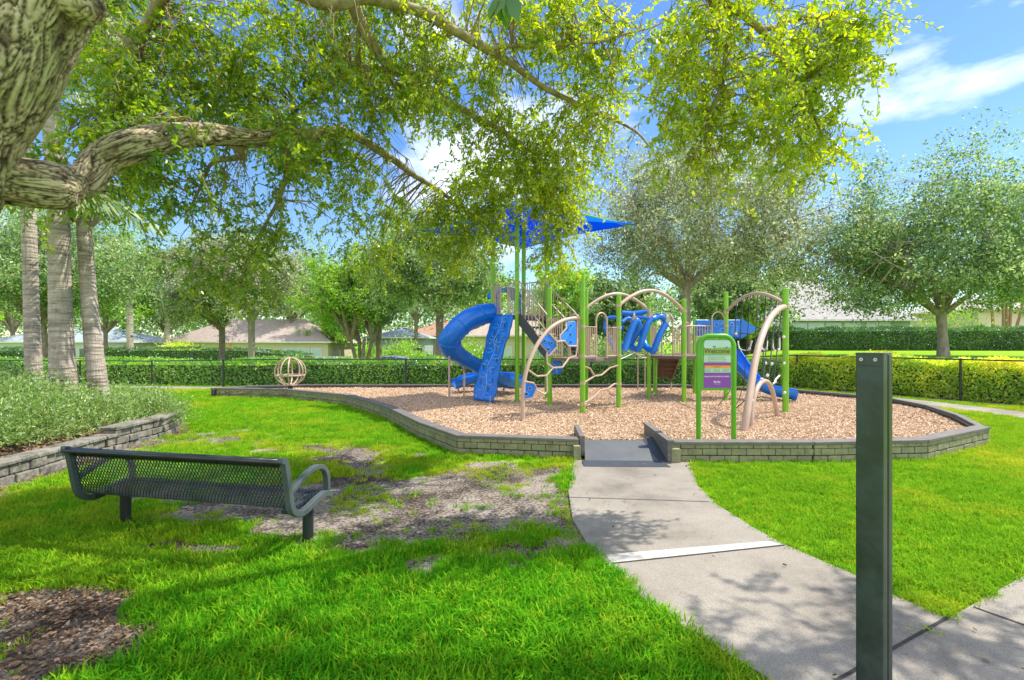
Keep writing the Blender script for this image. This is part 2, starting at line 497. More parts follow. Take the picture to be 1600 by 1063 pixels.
tm = n.new('ShaderNodeMath'); tm.operation = 'MULTIPLY_ADD'; tm.inputs[1].default_value = .5
t5 = n.new('ShaderNodeMath'); t5.operation = 'MULTIPLY'; t5.inputs[1].default_value = .5
l.new(nz3.outputs['Fac'], t5.inputs[0]); l.new(nz2.outputs['Fac'], tm.inputs[0]); l.new(t5.outputs[0], tm.inputs[2]); l.new(tm.outputs[0], turf.inputs[0])
thr = n.new('ShaderNodeMath'); thr.operation = 'MULTIPLY_ADD'; thr.inputs[1].default_value = .5
l.new(nz2.outputs['Fac'], thr.inputs[0]); l.new(at.outputs['Fac'], thr.inputs[2])
cut = n.new('ShaderNodeMapRange'); cut.inputs['From Min'].default_value = .5; cut.inputs['From Max'].default_value = .8
l.new(thr.outputs[0], cut.inputs[0])
mx = n.new('ShaderNodeMix'); mx.data_type = 'RGBA'
l.new(cut.outputs[0], mx.inputs['Factor']); l.new(turf.outputs[0], mx.inputs['A']); l.new(earth.outputs[0], mx.inputs['B']); l.new(mx.outputs['Result'], bs.inputs['Base Color'])
bp = n.new('ShaderNodeBump'); bp.inputs['Strength'].default_value = .7; bp.inputs['Distance'].default_value = .03
l.new(nz2.outputs['Fac'], bp.inputs['Height']); l.new(bp.outputs[0], bs.inputs['Normal'])
M['ground'] = m

xs = axis([(-700, -100, 60), (-100, -40, 6), (-40, -16, 1.2), (-16, -8, .35), (-8, 4, .10), (4, 16, .35), (16, 40, 1.2), (40, 100, 6), (100, 700, 60)])
ys = axis([(-60, -4, 7), (-4, 1.2, .5), (1.2, 11.2, .10), (11.2, 30, .4), (30, 60, 1.5), (60, 120, 8), (120, 900, 60)])
ground = grid_mesh('ground', xs, ys, lambda x, y: ground_z(x, y) + np.where((y < 20), .018 * (fbm(x, y, .9, 9) - .5), 0), M['ground'], {'bare': bare})
tag(ground, kind='structure')

# concrete walks: slabs a little proud of the lawn
m, n, l, bs = nodes_of('broom_finished_concrete')
bs.inputs['Roughness'].default_value = .85
geo = n.new('ShaderNodeNewGeometry')
nz1 = n.new('ShaderNodeTexNoise'); nz1.inputs['Scale'].default_value = 1.1; nz1.inputs['Detail'].default_value = 10; nz1.inputs['Roughness'].default_value = .65
nz2 = n.new('ShaderNodeTexNoise'); nz2.inputs['Scale'].default_value = 150; nz2.inputs['Detail'].default_value = 2
for k in (nz1, nz2): l.new(geo.outputs['Position'], k.inputs['Vector'])
r1 = ramp(n, [(.30, (.17, .148, .12)), (.5, (.29, .258, .212)), (.68, (.345, .31, .262))])
r2 = ramp(n, [(.35, (.62, .62, .62)), (.62, (1.12, 1.12, 1.12))])
l.new(nz1.outputs['Fac'], r1.inputs[0]); l.new(nz2.outputs['Fac'], r2.inputs[0])
mx = n.new('ShaderNodeMix'); mx.data_type = 'RGBA'; mx.blend_type = 'MULTIPLY'; mx.inputs['Factor'].default_value = .75
l.new(r1.outputs[0], mx.inputs['A']); l.new(r2.outputs[0], mx.inputs['B']); l.new(mx.outputs['Result'], bs.inputs['Base Color'])
bp = n.new('ShaderNodeBump'); bp.inputs['Strength'].default_value = .35; bp.inputs['Distance'].default_value = .004
l.new(nz2.outputs['Fac'], bp.inputs['Height']); l.new(bp.outputs[0], bs.inputs['Normal'])
M['concrete'] = m
M['concrete_new'] = pmat('new_pale_concrete', (.52, .49, .44), (.42, .40, .36), 6, .85, bump=.2, bscale=150)
M['groove'] = pmat('walk_joint', (.055, .05, .045), (.03, .028, .025), 20, .95)

walk = MB().prism(WALK, -.05, .024).build('footpath', M['concrete'], origin=(0, 0, 0)); tag(walk, kind='structure')
walk2 = MB().prism(WALK2, -.05, .0245).build('crossing_footpath', M['concrete'], origin=(0, 0, 0)); tag(walk2, kind='structure')
path = MB().prism(PATH, -.05, .02).build('perimeter_path', M['concrete'], origin=(0, 0, 0)); tag(path, kind='structure')
jb = MB()
def joint(a, b, w, z=.0285):
    a = Vector((a[0], a[1])); b = Vector((b[0], b[1])); t = (b - a).normalized(); k = Vector((-t.y, t.x)) * w / 2
    jb.add([(*(a + k), z), (*(a - k), z), (*(b - k), z), (*(b + k), z)], [(0, 1, 2, 3)])
joint(G(890, 781), G(1108, 788), .012)
joint(G(955, 886), G(1226, 857), .014)
joint(J + d2 * -1.5, J + d2 * .02, .02)
joint(J + d2 * .30 + n2 * .02, J + d2 * .30 + n2 * 1.73, .016)
for s in (1.75, 3.2, 4.7): joint(J + d2 * s + n2 * .02, J + d2 * s + n2 * 1.73, .014)
tag(jb.build('footpath_joint', M['groove'], origin=(0, 0, 0)), kind='structure')
band = [G(946, 872), G(1200, 850.5), G(1224, 856), G(955, 885)]
tag(MB().prism([(p.x, p.y) for p in band], .02, .0275).build('pale_footpath_band', M['concrete_new'], origin=(0, 0, 0)), kind='structure')

# wood chips inside the border
m, n, l, bs = nodes_of('wood_chips')
bs.inputs['Roughness'].default_value = .9; bs.inputs['Specular IOR Level'].default_value = .2
geo = n.new('ShaderNodeNewGeometry')
mp = n.new('ShaderNodeMapping'); mp.inputs['Scale'].default_value = (1, 1, .2); l.new(geo.outputs['Position'], mp.inputs[0])
vo = n.new('ShaderNodeTexVoronoi'); vo.inputs['Scale'].default_value = 34; vo.inputs['Randomness'].default_value = 1
l.new(mp.outputs[0], vo.inputs['Vector'])
sp = n.new('ShaderNodeSeparateColor'); l.new(vo.outputs['Color'], sp.inputs[0])
r1 = ramp(n, [(.0, (.32, .20, .12)), (.3, (.49, .34, .215)), (.6, (.62, .455, .31)), (1, (.73, .58, .43))]); l.new(sp.outputs[0], r1.inputs[0])
nz = n.new('ShaderNodeTexNoise'); nz.inputs['Scale'].default_value = .8; nz.inputs['Detail'].default_value = 6; l.new(geo.outputs['Position'], nz.inputs['Vector'])
r2 = ramp(n, [(.3, (.78, .76, .74)), (.7, (1.05, 1.03, 1.0))]); l.new(nz.outputs['Fac'], r2.inputs[0])
mx = n.new('ShaderNodeMix'); mx.data_type = 'RGBA'; mx.blend_type = 'MULTIPLY'; mx.inputs['Factor'].default_value = 1
l.new(r1.outputs[0], mx.inputs['A']); l.new(r2.outputs[0], mx.inputs['B']); l.new(mx.outputs['Result'], bs.inputs['Base Color'])
bp = n.new('ShaderNodeBump'); bp.inputs['Strength'].default_value = .9; bp.inputs['Distance'].default_value = .02
l.new(sp.outputs[1], bp.inputs['Height']); l.new(bp.outputs[0], bs.inputs['Normal'])
M['chips'] = m
CHZ = .2
def chip_z(x, y): return CHZ - .03 + .06 * (fbm(x, y, 1.6, 21) - .5) + .03 * (fbm(x, y, .5, 25) - .5)
xs = np.arange(-9.6, 10.1, .12); ys = np.arange(7.0, 17.5, .12)
_bc = Vector((.8, 12.5))
INNER = [(p[0] + (_bc.x - p[0]) * .012, p[1] + (_bc.y - p[1]) * .012) for p in BORDER]
chips_bed = grid_mesh('play_surface', xs, ys, chip_z, M['chips'], keep=lambda x, y: inpoly(x, y, INNER) & ~((x > .9) & (x < 2.25) & (y < 7.8)))
tag(chips_bed, kind='structure')

# ---------------------------------------------------------------- block border round the wood chips
M['block'] = pmat('split_face_block', (.31, .30, .17), (.18, .18, .095), 7, .9, bump=.9, bscale=45)
M['grout'] = pmat('dark_wall_core', (.05, .05, .04), (.035, .035, .03), 10, .95)
rnd = random.Random(4)
wall = empty('block_retaining_wall', (.8, 12, 0), 'low olive block retaining wall with dark timber cap round the wood chips', 'retaining wall')
N_B = len(BORDER)
blocks = MB(); core = MB()
for i in range(N_B):
    if i == GAP: continue
    a = Vector(BORDER[i]); b = Vector(BORDER[(i + 1) % N_B]); t = (b - a).normalized(); nn = Vector((-t.y, t.x)); L = (b - a).length
    ang = math.atan2(t.y, t.x)
    core.beam((*(a + nn * .12), .12), (*(b + nn * .12), .12), .12, .25)
    front = i < 10
    if front:
        segn = max(1, round(L / 2.2))
        for k in range(segn):
            blocks_p = MB()
            for cz, h, off in ((.015, .095, 0), (.115, .095, .5), (.209, .083, 0)):
                s0 = L * k / segn; s1 = L * (k + 1) / segn; bl = .205
                s = s0 + .004 - (bl * off if off else 0)
                while s < s1 - .01:
                    e0 = max(s, s0 + .003); e1 = min(s + bl, s1 - .003); s += bl
                    if e1 - e0 < .03: continue
                    c = a + t * (e0 + e1) / 2 + nn * (.055 + rnd.uniform(-.004, .004))
                    blocks_p.box((c.x, c.y, cz + h / 2 - .01), (e1 - e0 - .007, .11, h - .007), ang + rnd.uniform(-.012, .012))
            blocks_p.build('block_panel', M['block'], wall, bevel=.006, segs=1)
    segc = max(1, round(L / 1.9))
    for k in range(segc):
        p0 = a + t * (L * k / segc + .004) + nn * .085; p1 = a + t * (L * (k + 1) / segc - .004) + nn * .085
        dz = rnd.uniform(-.004, .004); zc = .278 if front else .262
        hh = .045 if front else .26
        MB().beam((*p0, zc + dz - (0 if front else .10)), (*p1, zc - dz - (0 if front else .10)), .20 if front else .11, hh).build('cap_rail', M['cap'], wall, bevel=.006, segs=1)
core.build('wall_core', M['grout'], wall)
# end stubs and side rails at the opening belong to the ramp
ramp_o = empty('access_ramp', (1.55, 7.3, 0), 'dark grey wheelchair ramp leading from the footpath up to the wood chips', 'ramp')
rp = MB(); zb = .20
rp.add([(1.0, 7.02, .012), (2.06, 7.00, .012), (2.0, 7.85, zb), (1.12, 7.9, zb), (1.0, 7.02, -.02), (2.06, 7.0, -.02), (2.0, 7.85, .05), (1.12, 7.9, .05)],
       [(0, 1, 2, 3), (4, 7, 6, 5), (0, 4, 5, 1), (1, 5, 6, 2), (2, 6, 7, 3), (3, 7, 4, 0)])
rp.build('ramp_plate', M['plate'], ramp_o, bevel=.004)
lp = MB()
lp.add([(.97, 6.90, .029), (2.13, 6.86, .029), (2.09, 7.14, .046), (.985, 7.18, .046), (.97, 6.90, .02), (2.13, 6.86, .02), (2.09, 7.14, .02), (.985, 7.18, .02)],
       [(0, 1, 2, 3), (4, 7, 6, 5), (0, 4, 5, 1), (1, 5, 6, 2), (2, 6, 7, 3), (3, 7, 4, 0)])
lp.build('toe_plate', M['plate_dark'], ramp_o)
MB().add([(2.06, 7.05, .02), (2.19, 7.05, .03), (2.16, 7.9, .24), (2.0, 7.88, .205), (2.06, 7.05, 0), (2.19, 7.05, 0), (2.16, 7.9, 0), (2.0, 7.88, 0)],
         [(0, 1, 2, 3), (4, 7, 6, 5), (0, 4, 5, 1), (1, 5, 6, 2), (2, 6, 7, 3), (3, 7, 4, 0)]).build('edge_flashing', M['plate_dark'], ramp_o)
MB().beam((2.20, 7.12, .16), (2.21, 8.45, .20), .07, .30).build('side_rail', M['cap'], ramp_o, bevel=.008)
MB().beam((2.20, 7.10, .325), (2.21, 8.45, .365), .10, .035).build('side_cap', M['cap'], ramp_o, bevel=.006)
MB().beam((1.02, 7.45, .19), (1.05, 8.35, .21), .08, .30).build('side_rail', M['cap'], ramp_o, bevel=.008)
MB().box((.93, 7.36, .115), (.1, .09, .2), .1).build('end_block', M['block'], ramp_o, bevel=.006)
MB().box((2.28, 7.16, .115), (.13, .1, .2), 0).build('end_block', M['block'], ramp_o, bevel=.006)

# ---------------------------------------------------------------- instanced stuff: grass blades, wood chips, leaf litter
PROTO = bpy.data.collections.new('prototypes')     # not linked to the scene
def proto(name, mb_or_verts, mat, nper=None):
    if nper:
        o = np_mesh(name, mb_or_verts, nper, mat, None, None, (0, 0, 0))
    else:
        o = mb_or_verts.build(name, mat, None, origin=(0, 0, 0))
    COL.objects.unlink(o); return o

def scatter(name, pts, rotz, tilt, scale, protos, extra=None, kind='stuff'):
    c = bpy.data.collections.new(name + '_kinds')
    for p in protos: c.objects.link(p)
    me = bpy.data.meshes.new(name); n_ = len(pts)
    me.vertices.add(n_); me.vertices.foreach_set('co', np.asarray(pts, np.float32).reshape(-1))
    rot = np.stack([tilt[:, 0], tilt[:, 1], rotz], 1).astype(np.float32)
    at = me.attributes.new('rot', 'FLOAT_VECTOR', 'POINT'); at.data.foreach_set('vector', rot.reshape(-1))
    at = me.attributes.new('scl', 'FLOAT', 'POINT'); at.data.foreach_set('value', np.asarray(scale, np.float32))
    at = me.attributes.new('dry', 'FLOAT', 'POINT'); at.data.foreach_set('value', np.asarray(extra if extra is not None else np.zeros(n_), np.float32))
    at = me.attributes.new('pick', 'INT', 'POINT'); at.data.foreach_set('value', np.random.RandomState(1).randint(0, len(protos), n_).astype(np.int32))
    o = bpy.data.objects.new(name, me); COL.objects.link(o); tag(o, kind=kind)
    ng = bpy.data.node_groups.new(name, 'GeometryNodeTree')
    ng.interface.new_socket('Geometry', in_out='INPUT', socket_type='NodeSocketGeometry')
    ng.interface.new_socket('Geometry', in_out='OUTPUT', socket_type='NodeSocketGeometry')
    N, L = ng.nodes, ng.links
    gi = N.new('NodeGroupInput'); go = N.new('NodeGroupOutput'); io = N.new('GeometryNodeInstanceOnPoints')
    ci = N.new('GeometryNodeCollectionInfo'); ci.inputs['Collection'].default_value = c; ci.inputs['Separate Children'].default_value = True; ci.inputs['Reset Children'].default_value = True
    def na(nm, ty):
        k = N.new('GeometryNodeInputNamedAttribute'); k.data_type = ty; k.inputs['Name'].default_value = nm; return k.outputs['Attribute']
    L.new(gi.outputs[0], io.inputs['Points']); L.new(ci.outputs[0], io.inputs['Instance']); io.inputs['Pick Instance'].default_value = True
    L.new(na('pick', 'INT'), io.inputs['Instance Index']); L.new(na('scl', 'FLOAT'), io.inputs['Scale'])
    e2r = N.new('FunctionNodeEulerToRotation'); L.new(na('rot', 'FLOAT_VECTOR'), e2r.inputs[0]); L.new(e2r.outputs[0], io.inputs['Rotation'])
    L.new(io.outputs[0], go.inputs[0])
    md = o.modifiers.new('instances', 'NODES'); md.node_group = ng
    return o

rs = np.random.RandomState(7)
def blade_tuft(seed, nb, radius, hmin, hmax, width, splay):
    r = np.random.RandomState(seed); V = []
    for k in range(nb):
        a = r.rand() * 6.283; q = radius * math.sqrt(r.rand()); bx, by = q * math.cos(a), q * math.sin(a)
        h = r.uniform(hmin, hmax); az = r.rand() * 6.283; sp_ = r.uniform(.15, 1) * splay
        d = np.array([math.cos(az), math.sin(az), 0]); w = np.array([-d[1], d[0], 0]) * width * r.uniform(.7, 1.25) / 2
        p0 = np.array([bx, by, -.005]); p1 = p0 + d * h * sp_ * .35 + [0, 0, h * .6]; p2 = p0 + d * h * sp_ * 1.0 + [0, 0, h * (1 - .35 * sp_)]
        V.append([p0 - w, p0 + w, p1 + w * .85, p1 - w * .85]); V.append([p1 - w * .85, p1 + w * .85, p2 + w * .15, p2 - w * .15])
    return np.array(V)
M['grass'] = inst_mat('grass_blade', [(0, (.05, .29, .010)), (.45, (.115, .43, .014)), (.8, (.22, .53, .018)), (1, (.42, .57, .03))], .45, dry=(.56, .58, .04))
tufts = [proto('tuft', blade_tuft(k, 26, .075, .035, .085, .0075, .9), M['grass'], 4) for k in range(5)]
def lawn_points(x0, x1, y0, y1, dens, thin=1.0):
    n_ = int((x1 - x0) * (y1 - y0) * dens); x = rs.uniform(x0, x1, n_); y = rs.uniform(y0, y1, n_)
    vis = (np.abs(x) < y * 1.35 + 1.8)
    x, y = x[vis], y[vis]
    b = bare(x, y)
    out = inpoly(x, y, WALK) | inpoly(x, y, WALK2) | inpoly(x, y, PATH) | inpoly(x, y, BORDER) | inpoly(x, y, BED) | ((x > .95) & (x < 2.2) & (y > 6.8) & (y < 8))
    far = inpoly(x, y, _beyond)
    ok = ~out & ~far & (rs.rand(len(x)) > np.clip(b * 1.25 - .12, 0, .985) * np.where(fbm(x, y, .42, 88) > .62, .62, 1.0))
    return x[ok], y[ok], b[ok]
Xs, Ys, Bs = [], [], []
for args in ((-5.5, 6, 1.4, 4.2, 620), (-10, 12, 4.2, 7, 420), (-15, 16, 7, 10.5, 260), (-27, 18, 10.5, 21, 120)):
    x, y, b = lawn_points(*args); Xs.append(x); Ys.append(y); Bs.append(b)
x = np.concatenate(Xs); y = np.concatenate(Ys); b = np.concatenate(Bs)
lush = fbm(x, y, 2.2, 31)
sc_ = (.72 + .5 * rs.rand(len(x))) * (1 - .45 * b) * (.8 + .5 * lush) * np.where(y > 10, 1.15, 1)
sc_ *= np.where(x > 1.0, .84, 1.0) * (.72 + .56 * fbm(x, y, .35, 91))
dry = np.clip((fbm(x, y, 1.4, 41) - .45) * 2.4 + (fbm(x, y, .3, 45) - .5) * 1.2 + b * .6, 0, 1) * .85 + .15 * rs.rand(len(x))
dry = dry * np.where(x < 1.0, .35 + .65 * sst(3.6, 6.0, y), 1.0) + .16 * sst(.8, 2.2, x) + .10 * sst(6, 9, y)  # painted sun and shade: greener where shaded near left, yellower where sunlit at right
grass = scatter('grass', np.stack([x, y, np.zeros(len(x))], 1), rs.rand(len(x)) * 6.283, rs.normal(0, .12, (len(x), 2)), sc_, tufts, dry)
tag(grass, 'green lawn grass growing around the footpath and the play area', 'grass')

# loose chips
M['chip'] = inst_mat('loose_chip', [(0, (.34, .21, .125)), (.35, (.53, .37, .235)), (.7, (.66, .49, .335)), (1, (.77, .62, .47))], 0)
cp = []
for k in range(5):
    r = random.Random(k); Lc = r.uniform(.020, .045); wc = r.uniform(.008, .016)
    cp.append(proto('chip', MB().add([(-Lc / 2, -wc / 2, 0), (Lc / 2, -wc * .3, .004), (Lc / 2 * .9, wc / 2, .002), (-Lc / 2 * .8, wc * .45, .005), (-Lc / 2, -wc / 2, .007), (Lc / 2, -wc * .3, .010), (Lc / 2 * .9, wc / 2, .009), (-Lc / 2 * .8, wc * .45, .011)],
        [(3, 2, 1, 0), (4, 5, 6, 7), (0, 1, 5, 4), (1, 2, 6, 5), (2, 3, 7, 6), (3, 0, 4, 7)]), M['chip']))
def chip_pts(x0, x1, y0, y1, dens):
    n_ = int((x1 - x0) * (y1 - y0) * dens); x = rs.uniform(x0, x1, n_); y = rs.uniform(y0, y1, n_)
    ok = inpoly(x, y, INNER) & ~((x > .9) & (x < 2.25) & (y < 7.9)); return x[ok], y[ok]
q = [chip_pts(*a) for a in ((-3, 9.5, 7.1, 9.5, 2900), (-6, 10, 9.5, 12.5, 1400), (-9.5, 10, 12.5, 17.3, 420))]
x = np.concatenate([k[0] for k in q]); y = np.concatenate([k[1] for k in q])
chips = scatter('wood_chips', np.stack([x, y, chip_z(x, y) + .004 + .018 * rs.rand(len(x))], 1), rs.rand(len(x)) * 6.283, rs.normal(0, .38, (len(x), 2)), .75 + .7 * rs.rand(len(x)), cp)
tag(chips, 'loose tan wood chips spread over the play area', 'wood chips')

# leaf litter and bark mulch on the bare patches and along the stone bed
M['litter'] = inst_mat('dry_leaf', [(0, (.06, .04, .03)), (.4, (.16, .10, .06)), (.75, (.30, .19, .11)), (1, (.42, .30, .20))], .1)
lf = []
for k in range(4):
    r = np.random.RandomState(k); Ll = r.uniform(.035, .06)
    d = np.array([[1., 0, .12]]); lf.append(proto('dry_leaf', leaf_polys(np.array([[-Ll / 2, 0, .002]]), d, np.array([[0, .25, 1.]]), np.array([Ll]), np.array([Ll * .42]), True), M['litter'], 6))
def litter(x0, x1, y0, y1, dens, f):
    n_ = int((x1 - x0) * (y1 - y0) * dens); x = rs.uniform(x0, x1, n_); y = rs.uniform(y0, y1, n_)
    ok = (rs.rand(n_) < f(x, y)) & ~inpoly(x, y, BORDER)
    return x[ok], y[ok]
q = [litter(-4.6, -1.6, 1.9, 3.8, 2600, lambda x, y: (bare(x, y) > .5) * .9),
     litter(-5.8, 1, 4, 9.5, 160, lambda x, y: .06 + .22 * (bare(x, y) > .5) * (fbm(x, y, .6, 55) > .56)),
     litter(-1, 6, 1.8, 8, 5, lambda x, y: .8), litter(-6.6, -5.0, 4.4, 10.5, 420, lambda x, y: (poly_dist(x, y, BED[:9]) < .42) & ~inpoly(x, y, BED))]
x = np.concatenate([k[0] for k in q]); y = np.concatenate([k[1] for k in q])
lit = scatter('leaf_litter', np.stack([x, y, .008 + .012 * rs.rand(len(x)) + .024 * (inpoly(x, y, WALK) | inpoly(x, y, WALK2))], 1), rs.rand(len(x)) * 6.283, rs.normal(0, .3, (len(x), 2)), (.38 + .62 * rs.rand(len(x)) ** 2), lf)
tag(lit, 'brown dry leaves lying on the bare earth patches', 'leaf litter')

# ---------------------------------------------------------------- dark post in front
_d = G(1366, 1200); post_c = Vector(((1366 - 800) / F * 2.0, 2.0, 0))
_view = Vector((post_c.x, post_c.y, 0)).normalized(); _left = Vector((-_view.y, _view.x, 0))
nA = (-_view * math.cos(rad(20)) + _left * math.sin(rad(20))).normalized()      # broad front face
nB = Vector((-nA.y, nA.x, 0))
if nB.dot(_left) > 0: nB = -nB                                                   # narrow side face towards the right
post = empty('metal_post', post_c, 'dark green square metal post with two bolts near its top, in the foreground', 'post')
pw, pd, ph = .098, .082, 1.655
def pbox(mb, u0, u1, v0, v1, z0, z1):
    """u along nB, v along nA"""
    vs = [post_c + nB * u + nA * v + Vector((0, 0, z)) for z in (z0, z1) for u, v in ((u0, v0), (u1, v0), (u1, v1), (u0, v1))]
    mb.add(vs, [(3, 2, 1, 0), (4, 5, 6, 7), (0, 1, 5, 4), (1, 2, 6, 5), (2, 3, 7, 6), (3, 0, 4, 7)]); return mb
pm = MB(); pbox(pm, -pw / 2, pw / 2 - .004, -.012 + pd * .5 - .03, pd / 2, -.2, ph); pm.build('front_channel', M['post'], post, bevel=.004)
pm = MB(); pbox(pm, -pw / 2 + .003, pw / 2 - .0015, -pd / 2, pd / 2 - .046, -.2, ph - .003); pm.build('rear_channel', M['post'], post, bevel=.004)
pm = MB(); pbox(pm, -pw / 2 + .012, pw / 2 - .012, -pd / 2 + .01, pd / 2 - .01, -.2, ph - .01); pm.build('post_core', M['dark'], post)
pm = MB(); pbox(pm, -pw / 2 - .001, pw / 2 - .003, -pd / 2 + .001, pd / 2 + .0015, ph - .002, ph + .004); pm.build('top_cap', M['post'], post, bevel=.002)
pm = MB(); pbox(pm, -pw / 2 + .001, pw / 2 - .006, pd / 2 - .002, pd / 2 + .0022, ph - .046, ph - .001); pm.build('bracket_plate', M['post'], post, bevel=.0015)
for du in (-.028, .020):
    b0 = post_c + nB * du + nA * (pd / 2 + .002) + Vector((0, 0, ph - .022))
    bm_ = MB().tube([b0, b0 + nA * .0035], [.0072, .0066], 14); bolt = bm_.build('bolt', M['steel'], post, smooth=True)
    MB().tube([b0 + nA * .003, b0 + nA * .0042], .0026, 6).build('bolt_socket', M['dark'], bolt)

# ---------------------------------------------------------------- bench seen from behind
BR, BL = Vector((-1.73, 3.92, 0)), Vector((-3.78, 4.36, 0))
be = (BL - BR).normalized(); bn = Vector((-be.y, be.x, 0))
if bn.y < 0: bn = -bn
BLEN = (BL - BR).length
bench = empty('park_bench', (BR + BL) / 2 + bn * .3, 'dark grey expanded metal park bench seen from behind on the lawn', 'bench')
def bp_(s, d, z): return BR + be * s + bn * d + Vector((0, 0, z))
prof = [(-.035, .805), (-.01, .80), (.0, .77), (.015, .70), (.03, .62), (.045, .54), (.06, .47), (.085, .415), (.13, .38), (.20, .365), (.28, .37), (.36, .385), (.45, .405), (.53, .415), (.575, .405), (.60, .37)]
def resample(p, n):
    p = np.array(p, float); s = np.r_[0, np.cumsum(np.linalg.norm(np.diff(p, axis=0), axis=1))]
    t = np.linspace(0, s[-1], n); return np.stack([np.interp(t, s, p[:, k]) for k in range(p.shape[1])], 1)
def diamond_sheet(pr, s0, s1, ns, npf, th=.004):
    """expanded metal: staggered diamond openings along a profile"""
    R = resample(pr, npf * 2 + 1); mb = MB(); ds = (s1 - s0) / ns
    def pt(s, i):
        i = min(max(i, 0), npf * 2); k = int(math.floor(i)); f = i - k
        a = R[k] if k >= npf * 2 else R[k] * (1 - f) + R[k + 1] * f
        return bp_(s, a[0], a[1])
    # two families of zigzag strands, each a flat strip
    wS = ds * .12; wP = .24
    for j in range(npf):
        for k in range(ns + 1):
            # node spacing: strands run diagonally between (k, 2j) and (k+.5, 2j+1), (k, 2j+2)
            sk = s0 + k * ds
            for dk, i0, i1 in ((.5, 2 * j, 2 * j + 1), (-.5, 2 * j, 2 * j + 1), (.5, 2 * j + 2, 2 * j + 1), (-.5, 2 * j + 2, 2 * j + 1)):
                se = sk + dk * ds
                if se < s0 - 1e-6 or se > s1 + 1e-6 or sk < s0 or sk > s1 + 1e-6: continue
                mb.add([pt(sk - wS, i0), pt(sk + wS, i0), pt(se + wS, i1), pt(se - wS, i1)], [(0, 1, 2, 3)])
    return mb
back = diamond_sheet(prof[2:], .045, BLEN - .045, 66, 18)
bo = back.build('mesh_seat_and_back', M['bench'], bench)
sd = bo.modifiers.new('thickness', 'SOLIDIFY'); sd.thickness = .004; sd.offset = 0
rail_t = MB()
pr = [(.012, .735), (-.004, .80), (-.03, .812), (-.055, .80), (-.058, .775)]
for i in range(len(pr) - 1):
    a, b = pr[i], pr[i + 1]
    rail_t.add([bp_(0, *a), bp_(BLEN, *a), bp_(BLEN, *b), bp_(0, *b)], [(0, 1, 2, 3)])
o = rail_t.build('top_rail', M['bench'], bench, smooth=True); k = o.modifiers.new('thickness', 'SOLIDIFY'); k.thickness = .006; k.offset = 0
MB().tube([bp_(.01, .597, .372), bp_(BLEN - .01, .597, .372)], .016, 10).build('front_rail', M['bench'], bench, smooth=True)
def band(path2, s, wd, th, closed=False):
    """flat bar following a profile, wd across the profile plane, th along the bench"""
    mb = MB(); n_ = len(path2); P2 = [Vector((p[0], p[1])) for p in path2]
    rings = []
    for i in range(n_):
        a = P2[i - 1] if (i or closed) else P2[i]; b = P2[(i + 1) % n_] if (i < n_ - 1 or closed) else P2[i]
        t = (b - a).normalized(); nn = Vector((-t.y, t.x)) * wd / 2
        rings.append([bp_(s - th / 2, *(P2[i] + nn)), bp_(s + th / 2, *(P2[i] + nn)), bp_(s + th / 2, *(P2[i] - nn)), bp_(s - th / 2, *(P2[i] - nn))])
    vs = [p for r in rings for p in r]; fs = []
    for i in range(n_ if closed else n_ - 1):
        j = (i + 1) % n_
        for q in range(4): fs.append((i * 4 + q, i * 4 + (q + 1) % 4, j * 4 + (q + 1) % 4, j * 4 + q))
    if not closed: fs += [(0, 1, 2, 3), ((n_ - 1) * 4 + 3, (n_ - 1) * 4 + 2, (n_ - 1) * 4 + 1, (n_ - 1) * 4)]
    return mb.add(vs, fs)
def smooth_path(p, n_):
    p = np.array(p, float)
    for _ in range(2):
        q = [p[0]]
        for i in range(len(p) - 1): q += [p[i] * .75 + p[i + 1] * .25, p[i] * .25 + p[i + 1] * .75]
        p = np.array(q + [p[-1]])
    return resample(p, n_)
for s in (.012, BLEN - .012):
    e_ = band(smooth_path([(-.055, .80), (-.01, .80), (.015, .70), (.05, .50), (.075, .385), (.16, .325), (.26, .325), (.42, .375), (.56, .395), (.63, .345)], 30), s, .052, .052)
    ef = e_.build('end_frame', M['bench_frame'], bench, bevel=.006)
    a_ = band(smooth_path([(.06, .53), (.16, .575), (.30, .635), (.42, .65), (.52, .62), (.575, .53), (.575, .41)], 26), s, .04, .05)
    a_.build('armrest', M['bench_frame'], bench, bevel=.006)
for s in (.10, BLEN - .10):
    lg = MB().tube([bp_(s, .43, -.1), bp_(s, .43, .365)], .045, 16); lg.build('leg', M['bench'], bench, smooth=True)
    MB().beam(bp_(s, .12, .352), bp_(s, .54, .375), .06, .035).build('seat_bracket', M['bench'], bench, bevel=.004)

# ---------------------------------------------------------------- welcome sign
sy = 7.86; sx0, sx1 = P(1091.5, 600, sy).x, P(1146.5, 600, sy).x; scx = (sx0 + sx1) / 2; shw = (sx1 - sx0) / 2
sign = empty('welcome_sign', (scx, sy, CHZ), 'green arched welcome sign with purple rules panel standing in the wood chips', 'sign')
zt = P(0, 525, sy).z; rr = .17
arch = [Vector((sx0, sy, CHZ - .2)), Vector((sx0, sy, zt - rr))]
for k in range(1, 9):
    a = math.pi - k * math.pi / 2 / 9; arch.append(Vector((sx0 + rr + rr * math.cos(a), sy, zt - rr + rr * math.sin(a))))
arch += [Vector((2 * scx - p.x, sy, p.z)) for p in reversed(arch)]
MB().tube(arch, .038, 12).build('arch_frame', M['sign_green'], sign, smooth=True)
z0, z1 = P(0, 608, sy).z, P(0, 531, sy).z
def rrect(x0, x1, z0, z1, r, y, k=6):
    o = [Vector((x0, y, z0)), Vector((x1, y, z0))]
    for c, a0 in (((x1 - r, z1 - r), 0), ((x0 + r, z1 - r), 90)):
        for i in range(k + 1):
            a = rad(a0 + 90 * i / k); o.append(Vector((c[0] + r * math.cos(a), y, c[1] + r * math.sin(a))))
    return o
